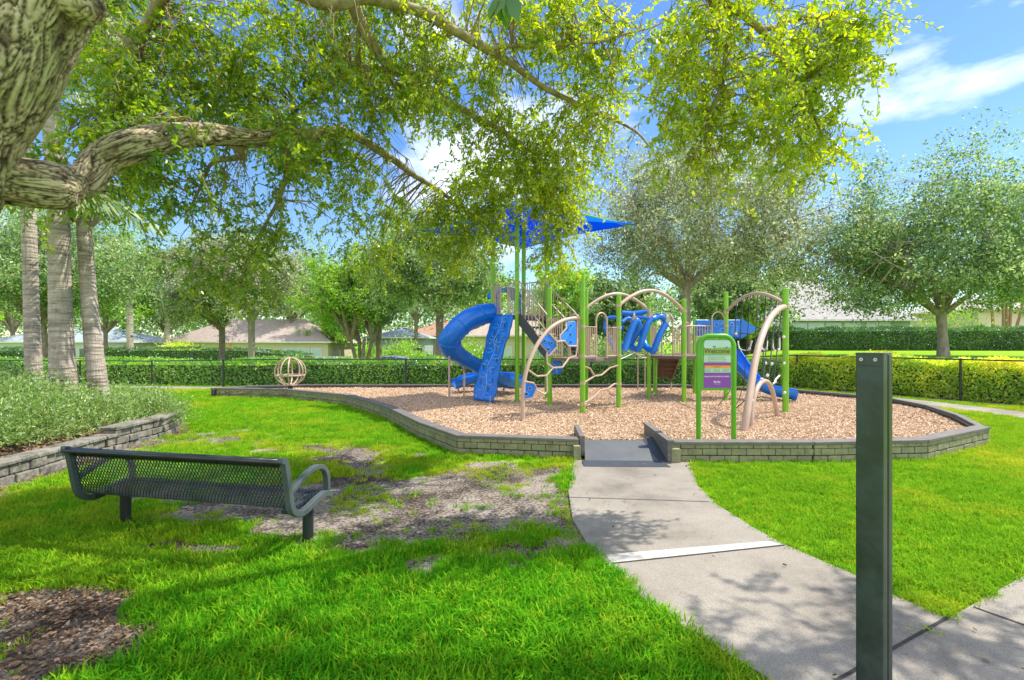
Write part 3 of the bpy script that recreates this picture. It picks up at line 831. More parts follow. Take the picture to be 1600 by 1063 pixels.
MB().sheet(rrect(sx0 + .025, sx1 - .025, z0 - .02, z1 + .035, .12, sy - .005), .03, (0, -1, 0)).build('backing_panel', M['sign_green'], sign, bevel=.006)
px0, px1 = sx0 + .07, sx1 - .055
def flat(name, col, rough=.45): return pmat(name, col, tuple(c * .94 for c in col), 6, rough)
fy = sy - .0225
def face(name, x0, x1, za, zb, mat, layer=0, parent=None):
    return MB().sheet([(x0, fy - .0012 * layer, za), (x1, fy - .0012 * layer, za), (x1, fy - .0012 * layer, zb), (x0, fy - .0012 * layer, zb)], .002, (0, -1, 0)).build(name, mat, parent or sign)
def zz(py): return P(0, py, sy).z
MB().sheet(rrect(px0, px1, zz(606), zz(531.5), .05, fy), .003, (0, -1, 0)).build('rules_panel', flat('sign_purple', (.26, .06, .40)), sign)
pale = flat('sign_sky', (.52, .70, .66)); mint = flat('sign_mint', (.50, .68, .50))
top = MB().sheet(rrect(px0 + .002, px1 - .002, zz(555), zz(531.8), .05, fy - .0022), .002, (0, -1, 0)).build('welcome_panel', pale, sign)
# green hill on the panel
hp = [Vector((px0 + .004, fy - .0046, zz(554.6)))] + [Vector((px1 - .004, fy - .0046, zz(554.6)))]
for k in range(13):
    t = 1 - k / 12; hp.append(Vector((px0 + .004 + (px1 - px0 - .008) * t, fy - .0046, zz(543.2 + 1.4 * math.sin(t * 5.5) + (1.0 if t > .6 else 0)))))
MB().sheet(hp, .001, (0, -1, 0)).build('painted_hill', flat('sign_hill', (.22, .48, .06)), top)
face('notice_strip', px0 + .002, px1 - .002, zz(566.3), zz(555.5), mint, 2)
face('warning_band', px0 + .012, px1 - .004, zz(575.3), zz(571.2), flat('sign_orange', (.80, .36, .06)), 2)
face('warning_edge', px0 + .002, px1 - .002, zz(571.1), zz(569.9), flat('sign_red', (.50, .03, .06)), 3)
face('rules_strip', px0 + .012, px1 - .004, zz(582.3), zz(575.5), mint, 2)
def text(name, body, px, py, size, mat, parent=sign, align='CENTER', layer=4, xs=1.0, bold=0.0, thick=.0):
    cu = bpy.data.curves.new(name, 'FONT'); cu.body = body; cu.size = size; cu.align_x = align; cu.align_y = 'CENTER'; cu.offset = bold; cu.extrude = thick
    t = bpy.data.objects.new(name, cu); COL.objects.link(t)
    bpy.context.view_layer.update()
    me = bpy.data.meshes.new_from_object(t.evaluated_get(bpy.context.evaluated_depsgraph_get()))
    bpy.data.objects.remove(t)
    c = P(px, py, sy)
    me.transform(Matrix.Translation((c.x, fy - .0015 * layer, c.z)) @ Matrix.Rotation(rad(90), 4, 'X') @ Matrix.Diagonal((xs, 1, 1, 1)))
    me.materials.clear(); me.materials.append(mat)
    me.name = name
    return link(name, me, parent)
maroon = flat('sign_maroon', (.20, .02, .06)); sgray = flat('sign_text_green', (.06, .16, .10)); swhite = flat('sign_white', (.85, .82, .86))
text('welcome_lettering', 'Welcome', 1119.3, 549.0, .105, maroon, top, xs=.94, bold=.0022)
MB().sheet([(P(1113, 0, sy).x, fy - .005, zz(543)), (P(1116.5, 0, sy).x, fy - .005, zz(543.6)), (P(1117.6, 0, sy).x, fy - .005, zz(540.2)), (P(1115.6, 0, sy).x, fy - .005, zz(541.6)), (P(1113.4, 0, sy).x, fy - .005, zz(540.4))], .001, (0, -1, 0)).build('butterfly_mark', flat('sign_dkgreen', (.05, .2, .05)), top)
MB().sheet([(P(1131, 0, sy).x, fy - .005, zz(545.6)), (P(1134.4, 0, sy).x, fy - .005, zz(543.8)), (P(1136, 0, sy).x, fy - .005, zz(541.0)), (P(1133.4, 0, sy).x, fy - .005, zz(542.6))], .001, (0, -1, 0)).build('bird_mark', maroon, top)
text('notice_line', 'This play area was designed', 1119, 558.4, .0235, sgray, xs=.95)
text('notice_line', 'for children 5-12 years of age', 1119, 561.4, .0235, sgray, xs=.95)
text('notice_line', 'Adult supervision recommended', 1119, 564.7, .0235, sgray, xs=.9)
text('warning_lettering', 'WARNING', 1119.5, 573.4, .022, maroon)
lm = flat('sign_fine_print', (.20, .42, .24))
for i, py in enumerate((577.2, 579.0, 580.8)):
    fp = MB()
    for c in (1104.5, 1119, 1133.5):
        a, b = P(c - 6.2, py - .45, sy), P(c + 6.0 - (i % 2) * 1.5, py + .45, sy)
        fp.add([(a.x, fy - .0042, b.z), (b.x, fy - .0042, b.z), (b.x, fy - .0042, a.z), (a.x, fy - .0042, a.z)], [(0, 1, 2, 3)])
    fp.build('fine_print_line', lm, sign)
text('slogan_lettering', 'PLEASE HAVE FUN AND PLAY SAFELY!', 1119, 588.4, .0245, swhite, xs=.93, bold=.0008)
text('maker_lettering', 'Burke', 1119.2, 596.6, .042, swhite, bold=.001)
text('maker_lettering', 'PLAYGROUNDS', 1119.2, 600.0, .014, swhite)
for x, z in ((px0 - .02, zz(604.5)), (px1 + .02, zz(604.5)), (px0 - .02, zz(559)), (px1 + .02, zz(559)), (scx, zz(529.2))):
    MB().tube([(x, sy - .02, z), (x, sy - .026, z)], .007, 8).build('screw', M['steel'], sign)

# ---------------------------------------------------------------- globe spinner
gc = P(453.5, 580.5, 15.7); gr = .44
globe = empty('globe_spinner', (gc.x, gc.y, CHZ), 'tan tube globe spinner on a short post at the far left of the wood chips', 'playground spinner')
for k in range(6):
    a = k * math.pi / 6 + .28
    if k % 2 == 0 or True:
        ring = [gc + Vector((gr * math.sin(t) * math.cos(a), gr * math.sin(t) * math.sin(a), gr * .95 * math.cos(t))) for t in np.linspace(0, 2 * math.pi, 33)[:-1]]
        if k in (0, 2, 3, 5): MB().tube(ring, .021, 8, closed=True).build('hoop', M['tan'], globe, smooth=True)
MB().tube([gc + Vector((gr * .93 * math.cos(t), gr * .93 * math.sin(t), -.12)) for t in np.linspace(0, 2 * math.pi, 33)[:-1]], .021, 8, closed=True).build('step_ring', M['tan'], globe, smooth=True)
MB().tube([(gc.x, gc.y, CHZ - .1), (gc.x, gc.y, gc.z - gr + .05)], .075, 14).build('pivot_post', M['dark'], globe, smooth=True)
MB().tube([(gc.x, gc.y, gc.z - gr * .97), (gc.x, gc.y, gc.z - gr * .88)], .2, 18).build('base_plate', M['tan'], globe, smooth=True)

# ---------------------------------------------------------------- the big play structure
play = empty('play_structure', (2.6, 12.8, CHZ), 'large green and tan play structure with blue slides, climbers and blue shade sail', 'play structure')
ZC = CHZ - .1
def up(x, y, z): return Vector((x, y, z))
Fp, Rp, Lp, Bp = Vector((.13, 13.0)), Vector((.93, 13.72)), Vector((-.52, 13.78)), Vector((.33, 14.45))
D2a, D2b, D2c, D2d = Vector((.90, 12.24)), Vector((1.53, 11.1)), Vector((2.48, 11.9)), Vector((1.91, 13.2))     # second deck: left, front, right, back
A3, B3, C3, E3, F3 = Vector((4.39, 13.07)), Vector((5.6, 13.4)), Vector((5.42, 15.2)), Vector((4.22, 15.1)), Vector((3.77, 14.1))
NP = Vector((5.93, 11.1))
def post_(p, ztop, r=.058):
    o = MB().tube([up(p.x, p.y, ZC), up(p.x, p.y, ztop)], r, 16).build('support_post', M['green'], play, smooth=True)
    MB().tube([up(p.x, p.y, ztop - .004), up(p.x, p.y, ztop + .018), up(p.x, p.y, ztop + .03)], [r + .004, r + .003, r * .6], 16).build('post_cap', M['green'], o, smooth=True)
    return o
def zof(p, py): return CAMZ - (py - HZ) / F * p.y
for p in (Fp, Rp, Lp, Bp): post_(p, 4.85)
post_(D2a, zof(D2a, 452)); post_(D2b, zof(D2b, 426)); post_(D2c, zof(D2c, 462)); post_(D2d, zof(D2d, 457))
post_(A3, zof(A3, 469)); post_(B3, zof(B3, 458)); post_(C3, zof(C3, 497)); post_(E3, zof(E3, 500)); post_(F3, zof(F3, 474)); post_(NP, zof(NP, 453), .064)

ZT, ZD = 2.40, 1.34      # tower deck, lower decks
def deck(poly, z, name='deck'):
    c = sum((Vector((p[0], p[1])) for p in poly), Vector((0, 0))) / len(poly)
    o = MB().prism([tuple(Vector((p[0], p[1])) * .97 + c * .03) for p in poly], z - .075, z).build(name, M['deck'], play, bevel=.01)
    return o
deck([Fp, Rp, Bp, Lp], ZT); deck([D2b, D2c, D2d, D2a], ZD); deck([A3, B3, C3, E3, F3], ZD)

def lerp(a, b, t): return a + (b - a) * t
def railing(a, b, za, zb, h, nb, r=.017, t0=0.0, t1=1.0, mid=False, name='railing'):
    """barred panel from a to b; the deck height runs from za to zb"""
    mb = MB(); A = lerp(a, b, t0); B = lerp(a, b, t1); z_a = za + (zb - za) * t0; z_b = za + (zb - za) * t1
    top = [up(A.x, A.y, z_a + .05), up(A.x, A.y, z_a + h), up(B.x, B.y, z_b + h), up(B.x, B.y, z_b + .05)]
    mb.tube(top, r * 1.15, 8); mb.tube([top[0], top[3]], r, 8)
    if mid: mb.tube([lerp(top[0], top[1], .5), lerp(top[3], top[2], .5)], r * .8, 8)
    for k in range(1, nb):
        t = k / nb; q = lerp(top[0], top[3], t); w = lerp(top[1], top[2], t); mb.tube([q, w], r * .72, 6, cap=False)
    return mb.build(name, M['tan'], play, smooth=True)
def loop(a, b, z0, z1, r=.02, name='grab_arch'):
    w = (b - a).length / 2; c = (a + b) / 2; t = (b - a).normalized(); pts = [up(a.x, a.y, z0)]
    for k in range(13):
        al = math.pi * (1 - k / 12); q = c + t * w * math.cos(al); pts.append(up(q.x, q.y, z1 - w + w * math.sin(al)))
    pts.append(up(b.x, b.y, z0))
    return MB().tube(pts, r, 10).build(name, M['tan'], play, smooth=True)

# tower rails, hood and entrance panels
railing(Lp, Fp, ZT, ZT, .82, 4, t0=.06, t1=.34); railing(Lp, Fp, ZT, ZT, .82, 5, t0=.64, t1=.94)
railing(Rp, Bp, ZT, ZT, .95, 9, t0=.08, t1=.92)
railing(Lp, Bp, ZT, ZT, .8, 3, t0=.06, t1=.2); railing(Lp, Bp, ZT, ZT, .8, 3, t0=.8, t1=.94)
# blue entrance hood over the slide mouth
hd = lerp(Lp, Bp, .5); ht = (Bp - Lp).normalized(); hn = Vector((-ht.y, ht.x))
hood = MB(); ring = []
for k in range(17):
    a = math.pi * k / 16; ring.append((math.cos(a) * .43, math.sin(a) * .30 + .52))
for dep0, dep1 in ((-.06, .42),):
    vs = []; fs = []
    for dep in (dep0, dep1):
        for s, z in ring:
            q = hd + ht * s + hn * dep; vs.append(up(q.x, q.y, ZT + z))
        for s, z in ring:
            q = hd + ht * s * .93 + hn * dep; vs.append(up(q.x, q.y, ZT + z - .035))
    n_ = 17
    for k in range(16):
        fs += [(k, k + 1, 2 * n_ + k + 1, 2 * n_ + k), (n_ + k + 1, n_ + k, 3 * n_ + k, 3 * n_ + k + 1), (k + 1, k, n_ + k, n_ + k + 1), (2 * n_ + k, 2 * n_ + k + 1, 3 * n_ + k + 1, 3 * n_ + k)]
    hood.add(vs, fs)
hood.build('slide_hood', M['blue'], play, smooth=True)
for s in (-.40, .40):
    q = hd + ht * s; MB().beam(up(q.x, q.y, ZT + .02), up(q.x, q.y, ZT + .55), .07, .05).build('hood_leg', M['blue'], play, bevel=.01)
# spiral slide: trough following a path
def spline(pts, n_):
    pts = [Vector(p) for p in pts]; out = []; m_ = len(pts) - 1
    for i in range(n_ + 1):
        u = i / n_ * m_; k = min(int(u), m_ - 1); t = u - k
        p0, p1, p2, p3 = pts[max(k - 1, 0)], pts[k], pts[k + 1], pts[min(k + 2, m_)]
        out.append(.5 * ((2 * p1) + (p2 - p0) * t + (2 * p0 - 5 * p1 + 4 * p2 - p3) * t * t + (3 * p1 - p0 - 3 * p2 + p3) * t ** 3))
    return out
def trough(pts, w, h, name, mat, parent, a0=-200, a1=20, thick=.03, seg=16, full=False):
    """open chute (or a whole tube) with rolled rims, cross-section in the plane square to the path"""
    n_ = len(pts); vs = []; fs = []; m_ = seg + 1
    for i in range(n_):
        t = (pts[min(i + 1, n_ - 1)] - pts[max(i - 1, 0)]).normalized(); r = t.cross(Vector((0, 0, 1)))
        if r.length < .05: r = Vector((1, 0, 0))
        r.normalize(); u = r.cross(t).normalized()
        for lay in (0, 1):
            for k in range(m_):
                a = rad(a0 + (a1 - a0) * k / seg); q = 1 + (thick / w * 2 if lay else 0)
                vs.append(pts[i] + r * math.cos(a) * w / 2 * q + u * math.sin(a) * h * q)
    for i in range(n_ - 1):
        b0 = i * 2 * m_; b1 = b0 + 2 * m_
        for k in range(seg):
            fs.append((b0 + k, b0 + k + 1, b1 + k + 1, b1 + k)); fs.append((b0 + m_ + k + 1, b0 + m_ + k, b1 + m_ + k, b1 + m_ + k + 1))
        fs.append((b0, b1, b1 + m_, b0 + m_)); fs.append((b0 + seg, b0 + m_ + seg, b1 + m_ + seg, b1 + seg))
    for b0 in (0, (n_ - 1) * 2 * m_):
        for k in range(seg): fs.append((b0 + k, b0 + k + 1, b0 + m_ + k + 1, b0 + m_ + k))
    return MB().add(vs, fs).build(name, mat, parent, smooth=True)
sp_path = [P(775, 488, 13.95), P(752, 492, 13.75), P(730, 501, 13.55), P(712, 517, 13.4), P(702, 533, 13.45), P(707, 546, 13.7), P(722, 555, 14.0), P(741, 564, 14.2), P(762, 576, 14.35), P(784, 589, 14.6), P(800, 594, 15.1), P(806, 592, 15.5)]
sps = spline(sp_path, 60)
cut_ = 22
slide = trough(sps[:cut_ + 1], .54, .25, 'spiral_slide', M['blue'], play, -180, 180, seg=26)
trough(sps[cut_:46], .56, .25, 'slide_chute', M['blue'], slide, -195, 15)
trough(sps[45:], .56, .24, 'slide_chute', M['blue'], slide, -190, 10)
trough(spline([P(806, 590, 15.6), P(790, 585, 15.9), P(765, 583, 15.9), P(740, 586, 15.7), P(724, 591, 15.5), P(708, 596.5, 15.4)], 20), .54, .22, 'slide_chute', M['blue'], slide, -190, 10)
for i in (6, 14, 22, 34, 45):
    t = (sps[i + 1] - sps[i - 1]).normalized(); r = t.cross(Vector((0, 0, 1))).normalized(); u = r.cross(t).normalized(); fl = []
    a0, a1 = (-180, 180) if i <= 22 else (-200, 20)
    pts = [sps[i] + r * math.cos(rad(a0 + (a1 - a0) * k / 24)) * .295 + u * math.sin(rad(a0 + (a1 - a0) * k / 24)) * .275 for k in range(25)]
    MB().tube(pts, .022, 8).build('slide_flange', M['blue'], slide, smooth=True)
for px, yb, zt_ in ((702, 13.5, 1.35), (725, 14.5, .95), (787, 15.0, .6)):
    q = P(px, 600, yb); MB().tube([up(q.x, q.y, ZC), up(q.x, q.y, zt_)], .03, 10).build('slide_support', M['tan'], slide, smooth=True)
q = P(716, 600, 15.4); MB().tube([up(q.x, q.y, ZC), up(q.x, q.y, .45)], .03, 10).build('slide_support', M['tan'], slide, smooth=True)

# blue rock climber leaning on the tower front
cw = (Fp - Lp).normalized(); cn = Vector((cw.y, -cw.x)); cc = lerp(Lp, Fp, .52)
if cn.y > 0: cn = -cn
cl_t = up(cc.x, cc.y, ZT + .0) + Vector((cn.x, cn.y, 0)) * .06; cl_b = up(-.74, 12.95, CHZ + .02)
W3 = Vector((cw.x, cw.y, 0)); ax = (cl_b - cl_t).normalized(); nC = W3.cross(ax).normalized()
if nC.y > 0: nC = -nC
Lc = (cl_b - cl_t).length; rc = random.Random(3)
NU, NV = 18, 40; vs = []; fs = []
holes = [(.30, .22), (.70, .12), (.22, .44), (.66, .40), (.36, .62), (.74, .66), (.26, .80), (.64, .88), (.5, .30), (.82, .29), (.16, .33), (.18, .62), (.82, .52), (.80, .78)]
for j in range(NV + 1):
    for i in range(NU + 1):
        u = i / NU; v = j / NV
        wd = .41 + .03 * math.sin(v * 9) + .015 * math.sin(v * 31)
        bulge = .035 * noise.noise(Vector((u * 5, v * 11, 2))) + .07 * math.sin(v * math.pi) * .4
        p = cl_t + ax * v * Lc + W3 * (u - .5) * 2 * wd + nC * bulge
        vs.append(p)
for j in range(NV):
    for i in range(NU):
        u = (i + .5) / NU; v = (j + .5) / NV
        if any(((u - hu) * 1.0) ** 2 / .0023 + ((v - hv)) ** 2 / .00055 < 1 for hu, hv in holes): continue
        fs.append((j * (NU + 1) + i, j * (NU + 1) + i + 1, (j + 1) * (NU + 1) + i + 1, (j + 1) * (NU + 1) + i))
cl = MB().add(vs, fs).build('rock_climber', M['blue'], play, smooth=True)
sd = cl.modifiers.new('thickness', 'SOLIDIFY'); sd.thickness = .05; sd.offset = 0
def on_cl(u, v, off=.055):
    bulge = .035 * noise.noise(Vector((u * 5, v * 11, 2))) + .07 * math.sin(v * math.pi) * .4
    return cl_t + ax * v * Lc + W3 * (u - .5) * .82 + nC * (bulge + off)
MB().tube([on_cl(.5 + .06 * math.sin(v * 17), v, .028) for v in np.linspace(.02, .98, 40)], .011, 6).build('moulded_ridge', M['blue_pale'], cl, smooth=True)
for k in range(13):
    v = .06 + k * .073; side = -1 if k % 2 else 1
    c = (.5 + side * .2); pts = [on_cl(c + .15 * math.cos(a) * side, v + .025 * math.sin(a), .028) for a in np.linspace(.3, 5.2, 14)]
    MB().tube(pts, .009, 6).build('moulded_hold', M['blue_pale'], cl, smooth=True)
for s in (-.3, .3):
    q = cl_b + W3 * s; MB().tube([q + Vector((0, 0, -.15)), q + Vector((0, 0, .1)) - ax * .05], .022, 8).build('climber_foot', M['tan'], cl, smooth=True)

# stairs from tower to the second deck, with stringers and barred hand rails
sa, sb = lerp(Fp, Rp, .04), lerp(Fp, Rp, .96); ea, eb = lerp(D2a, D2d, .02), lerp(D2a, D2d, .9)
for a, b in ((sa, ea), (sb, eb)):
    MB().beam(up(a.x, a.y, ZT - .06), up(b.x, b.y, ZD - .02), .045, .24).build('stair_stringer', M['dark'], play, bevel=.006)
    railing(a, b, ZT + .02, ZD + .06, .86, 9, mid=True)
for k in range(5):
    t = (k + .6) / 5.2; a = lerp(sa, ea, t); b = lerp(sb, eb, t); z = ZT + (ZD - ZT) * t
    MB().beam(up(a.x, a.y, z), up(b.x, b.y, z), .24, .04).build('stair_tread', M['dark'], play, bevel=.006)

# second deck: rails and grab arches on the front right, bars behind the leaf climber
railing(D2b, D2c, ZD, ZD, .70, 6, t0=.05, t1=.36); railing(D2b, D2c, ZD, ZD, .70, 5, t0=.66, t1=.95)
loop(lerp(D2b, D2c, .36), lerp(D2b, D2c, .66), ZD, ZD + 1.02)
railing(D2b, D2a, ZD, ZD, .92, 5, t0=.62, t1=.95); loop(lerp(D2b, D2a, .10), lerp(D2b, D2a, .36), ZD, ZD + .98)
loop(lerp(D2b, D2a, .40), lerp(D2b, D2a, .60), ZD, ZD + .9)
railing(D2c, D2d, ZD, ZD, .75, 3, t0=.03, t1=.14); railing(D2c, D2d, ZD, ZD, .75, 3, t0=.86, t1=.97)
# zigzag tubes below the second deck
def pix_tube(pix, r, name='climber_rung', mat='tan', sm=None, parent=play):
    pts = [P(*k) for k in pix]
    if sm: pts = spline(pts, sm)
    return MB().tube(pts, r, 8).build(name, M[mat], parent, smooth=True)
pix_tube([(911, 572, 11.2), (922, 576, 11.35), (929, 588, 11.45)], .021)
pix_tube([(911, 599, 11.2), (929, 588, 11.45), (940, 586, 11.6), (953, 575, 11.75), (966, 571, 11.85)], .021)
pix_tube([(911, 631, 11.1), (925, 623, 11.3), (938, 610, 11.5), (949, 608, 11.65), (960, 600, 11.8), (966, 600, 11.88)], .021)
pix_tube([(949, 608, 11.65), (957, 620, 11.72), (956, 623, 11.0)], .017)
pix_tube([(968, 622, 11.95), (974, 615, 12.0), (982, 612, 12.5)], .017)

# leaf climber: big arch, tan net branches, blue leaf panels
arch_p = [P(817.5, 668, 9.98), P(817, 655, 9.98), P(817, 620, 10.0), P(820, 590, 10.05), P(829, 560, 10.18), P(843, 533, 10.38), P(860, 513, 10.6), P(878, 502, 10.82), P(894, 498, 10.98), P(907, 497.5, 11.1)]
MB().tube(spline(arch_p, 40), .042, 12).build('arch_climber', M['tan'], play, smooth=True)
for pix in ([(822, 576, 10.1), (839, 588, 10.2), (854, 587, 10.3), (864, 575, 10.4), (879, 574, 10.55), (889, 560, 10.7), (900, 556, 10.85), (902, 541, 10.9)],
            [(864, 575, 10.4), (855, 568, 10.35), (854, 557, 10.35)], [(854, 588, 10.3), (855, 612, 10.3), (851, 616, 10.25), (838, 610, 10.15)],
            [(842, 534, 10.4), (855, 549, 10.45), (854, 557, 10.4), (858, 556.5, 10.4), (870, 543, 10.5), (870, 534, 10.5), (858, 521, 10.5)],
            [(870, 534, 10.5), (882, 533, 10.6), (888, 541, 10.7), (902, 541, 10.9)], [(884, 501, 10.9), (885, 513, 10.8), (875, 524, 10.7), (876, 533, 10.65)], [(902, 500, 11.05), (901, 541, 10.95)],
            [(818, 596, 10.0), (834, 599, 10.1), (838, 606, 10.15), (832, 622, 10.1), (817, 624, 10.0)]):
    pix_tube(pix, .02, 'net_branch')
def panel(pix, holes_):
    o = MB(); pts = [P(*k) for k in pix]; nrm = (pts[1] - pts[0]).cross(pts[2] - pts[0]).normalized()
    pl = o.sheet(pts, .035, nrm).build('leaf_panel', M['blue'], play, bevel=.008)
    for hx, hy, hY, r_ in holes_:
        c = P(hx, hy, hY - .04); MB().tube([c, c + Vector((0, .012, 0))], r_, 12).build('leaf_hole_rim', M['blue_pale'], pl)
        MB().tube([c - Vector((0, .004, 0)), c + Vector((0, .008, 0))], r_ * .66, 12).build('leaf_hole', M['dark'], pl)
panel([(843, 534.5, 10.4), (857.5, 521, 10.52), (869, 534, 10.52), (869, 543, 10.52), (858, 555.5, 10.44), (855, 549, 10.44)], [(851, 533, 10.43, .035), (862, 536, 10.47, .035), (857, 546, 10.43, .04)])
panel([(885, 503, 10.88), (899.5, 502, 11.02), (900, 540, 10.95), (889, 540, 10.75), (882, 532, 10.66), (877, 532, 10.66), (876, 525, 10.70), (886, 514, 10.80)], [(892, 509, 10.86, .03), (891, 523, 10.83, .035), (892, 535, 10.81, .03)])
panel([(818, 598, 10.0), (833, 600.5, 10.1), (837, 606, 10.13), (831.5, 621, 10.1), (818, 623, 10.0)], [(828, 607, 10.04, .04), (822.5, 616, 9.99, .045)])
# round activity wheel on the post
wc = up(D2a.x + .17, D2a.y - .04, zof(D2a, 573.5)); MB().tube([wc + Vector((.12 * math.cos(a), 0, .16 * math.sin(a))) for a in np.linspace(0, 6.283, 21)[:-1]], .028, 8, closed=True).build('activity_wheel', M['blue'], play, smooth=True)
wp = bpy.context.scene.objects['activity_wheel']
MB().sheet([wc + Vector((.11 * math.cos(a), 0, .15 * math.sin(a))) for a in np.linspace(0, 6.283, 21)[:-1]], .02, (0, 1, 0)).build('wheel_disc', M['blue'], wp)
for a in (.5, 2.6, 4.7): MB().tube([wc + Vector((0, -.02, 0)), wc + Vector((.11 * math.cos(a), -.02, .15 * math.sin(a)))], .014, 6).build('wheel_spoke', M['blue_pale'], wp)

# overhead link between the two low decks: two arched beams and hanging blue loops
def arch_beam(a, b, za, zb, rise, r=.043, name='arch_beam'):
    pts = []
    for k in range(25):
        t = k / 24; q = lerp(a, b, t); pts.append(up(q.x, q.y, za + (zb - za) * t + rise * 4 * t * (1 - t) * (1 - .10 * (2 * t - 1) ** 2)))
    return MB().tube(pts, r, 12).build(name, M['tan'], play, smooth=True), pts
bb, bpts = arch_beam(D2d, F3, zof(D2d, 482), zof(F3, 486), .42)
fb, fpts = arch_beam(D2c, A3, zof(D2c, 478), zof(A3, 487), .44)
rb = .08
def blue_tube(pix, n_=24, r=rb):
    return MB().tube(spline([P(*k) for k in pix], n_), r, 12).build('hanging_loop', M['blue'], play, smooth=True)
blue_tube([(975, 549, 12.2), (979, 536, 12.25), (984, 521, 12.3), (990, 507, 12.35), (995, 501, 12.4), (998, 513, 12.5), (985, 538, 12.75), (989, 545, 12.85)])
blue_tube([(985, 528, 12.9), (987, 541, 12.75), (993, 546, 12.6), (1000, 542, 12.5), (1005, 525, 12.5), (1012, 507, 12.55), (1019, 497, 12.6)])
blue_tube([(1003, 520, 13.2), (1007, 537, 13.0), (1013, 546, 12.8), (1021, 549, 12.65), (1026, 536, 12.65), (1033, 519, 12.7), (1041, 506, 12.75)])
blue_tube([(1019, 499, 12.6), (1025, 496, 12.7), (1033, 495, 12.75), (1039, 500, 12.78), (1041, 506, 12.78)])
blue_tube([(972, 504, 12.9), (980, 498, 13.0), (988, 499, 13.0), (996, 497, 12.9), (1006, 497, 12.8), (1017, 500, 12.7)], r=.05)
blue_tube([(972, 489, 13.2), (985, 490, 13.2), (998, 489, 13.2), (1010, 487, 13.2)], r=.06)
blue_tube([(944, 512, 13.3), (951, 527, 13.3), (958, 544, 13.3), (966, 553, 13.2), (972, 545, 13.1), (966, 524, 13.2), (974, 510, 13.2)], r=.05)
blue_tube([(944, 512, 13.4), (948, 499, 13.4), (956, 496, 13.4), (972, 497, 13.3)], r=.045)
for pix in ((991, 499, 12.38), (1016, 493, 12.58), (1042, 500, 12.75)):
    c = P(*pix); MB().box(c, (.10, .09, .15), .3, .2).build('hanger_clamp', M['tan'], play, bevel=.012)
    MB().tube([c, c + Vector((0, 0, .16))], .022, 8).build('hanger_link', M['conn'], play, smooth=True)
for pix in ((993, 550, 12.6), (1015, 553, 12.7)): MB().box(P(*pix), (.13, .1, .07), .2).build('lower_clamp', M['tan'], play, bevel=.01)
pix_tube([(968, 562, 12.0), (980, 557, 12.2), (992, 551, 12.5), (1003, 559, 13.2), (1010, 559, 13.9)], .012, 'stay_cable', 'conn')

# third deck: rails, arches, stairs going down behind
railing(A3, F3, ZD, ZD, .74, 6, t0=.03, t1=.30, mid=True); loop(lerp(A3, F3, .30), lerp(A3, F3, .62), ZD, ZD + 1.12)
railing(A3, B3, ZD, ZD, .78, 9, t0=.05, t1=.62); loop(lerp(A3, B3, .66), lerp(A3, B3, .96), ZD, ZD + 1.15)
railing(F3, E3, ZD, ZD, .80, 6, t0=.05, t1=.95); loop(lerp(C3, E3, .12), lerp(C3, E3, .34), ZD, ZD + .95)
railing(A3, F3, ZD, ZD, .80, 3, t0=.72, t1=.97)
st0, st1 = Vector((4.36, 15.2)), Vector((4.96, 15.22)); en0, en1 = Vector((4.56, 16.35)), Vector((5.08, 16.4))
for k in range(5):
    t = (k + .5) / 5; a = lerp(st0, en0, t); b = lerp(st1, en1, t); z = ZD - .08 - .72 * t
    MB().beam(up(a.x, a.y, z), up(b.x, b.y, z), .28, .05).build('step_tread', M['brown'], play, bevel=.006)
    MB().beam(up(a.x, a.y - .12, z + .07), up(b.x, b.y - .12, z + .07), .02, .14).build('step_riser', M['brown'], play)
for a, b in ((st0, en0), (st1, en1)):
    MB().beam(up(a.x, a.y, ZD - .12), up(b.x, b.y, ZD - .92), .035, .11).build('step_stringer', M['brown'], play, bevel=.006)
    MB().tube([up(b.x, b.y - .05, ZC), up(b.x, b.y - .05, ZD - .9)], .028, 8).build('step_leg', M['tan'], play, smooth=True)
loop(Vector((4.02, 16.35)), Vector((4.26, 16.4)), ZC, 1.30, .022, 'handrail_loop')
# slide on the right with blue bubble panel
pl = [P(1087, 525, 13.22), P(1156, 527, 13.5), P(1156, 500, 13.5), P(1087, 500, 13.22)]
pn = MB().sheet(pl, .04, (.25, -1, 0)).build('bubble_panel', M['blue'], play, bevel=.01)
rb_ = random.Random(5)
for k in range(14):
    cx, cy = rb_.uniform(1091, 1151), rb_.uniform(503, 522); yy = 13.22 + (cx - 1087) / 69 * .28 - .035; r_ = rb_.uniform(.035, .075); c = P(cx, cy, yy)
    MB().tube([c + Vector((r_ * math.cos(a), 0, r_ * math.sin(a))) for a in np.linspace(0, 6.283, 15)[:-1]], .009, 6, closed=True).build('bubble_ring', M['blue_pale'], pn, smooth=True)
hs_ = [P(1152, 498, 13.75), P(1168, 507, 13.8), P(1179, 515, 13.85), P(1166, 522, 13.8), P(1152, 530, 13.75)]
MB().sheet(hs_, .35, (.1, -1, 0)).build('slide_side_hood', M['blue'], play, bevel=.05, segs=3)
chs = spline([P(1142, 545, 14.3), P(1150, 556, 14.15), P(1162, 572, 13.95), P(1176, 587, 13.75), P(1191, 599, 13.6), P(1206, 605.5, 13.5), P(1222, 609, 13.4), P(1238, 612, 13.3), P(1246, 613.5, 13.25)], 36)
trough(chs, .52, .19, 'straight_slide', M['blue'], play, -195, 15)

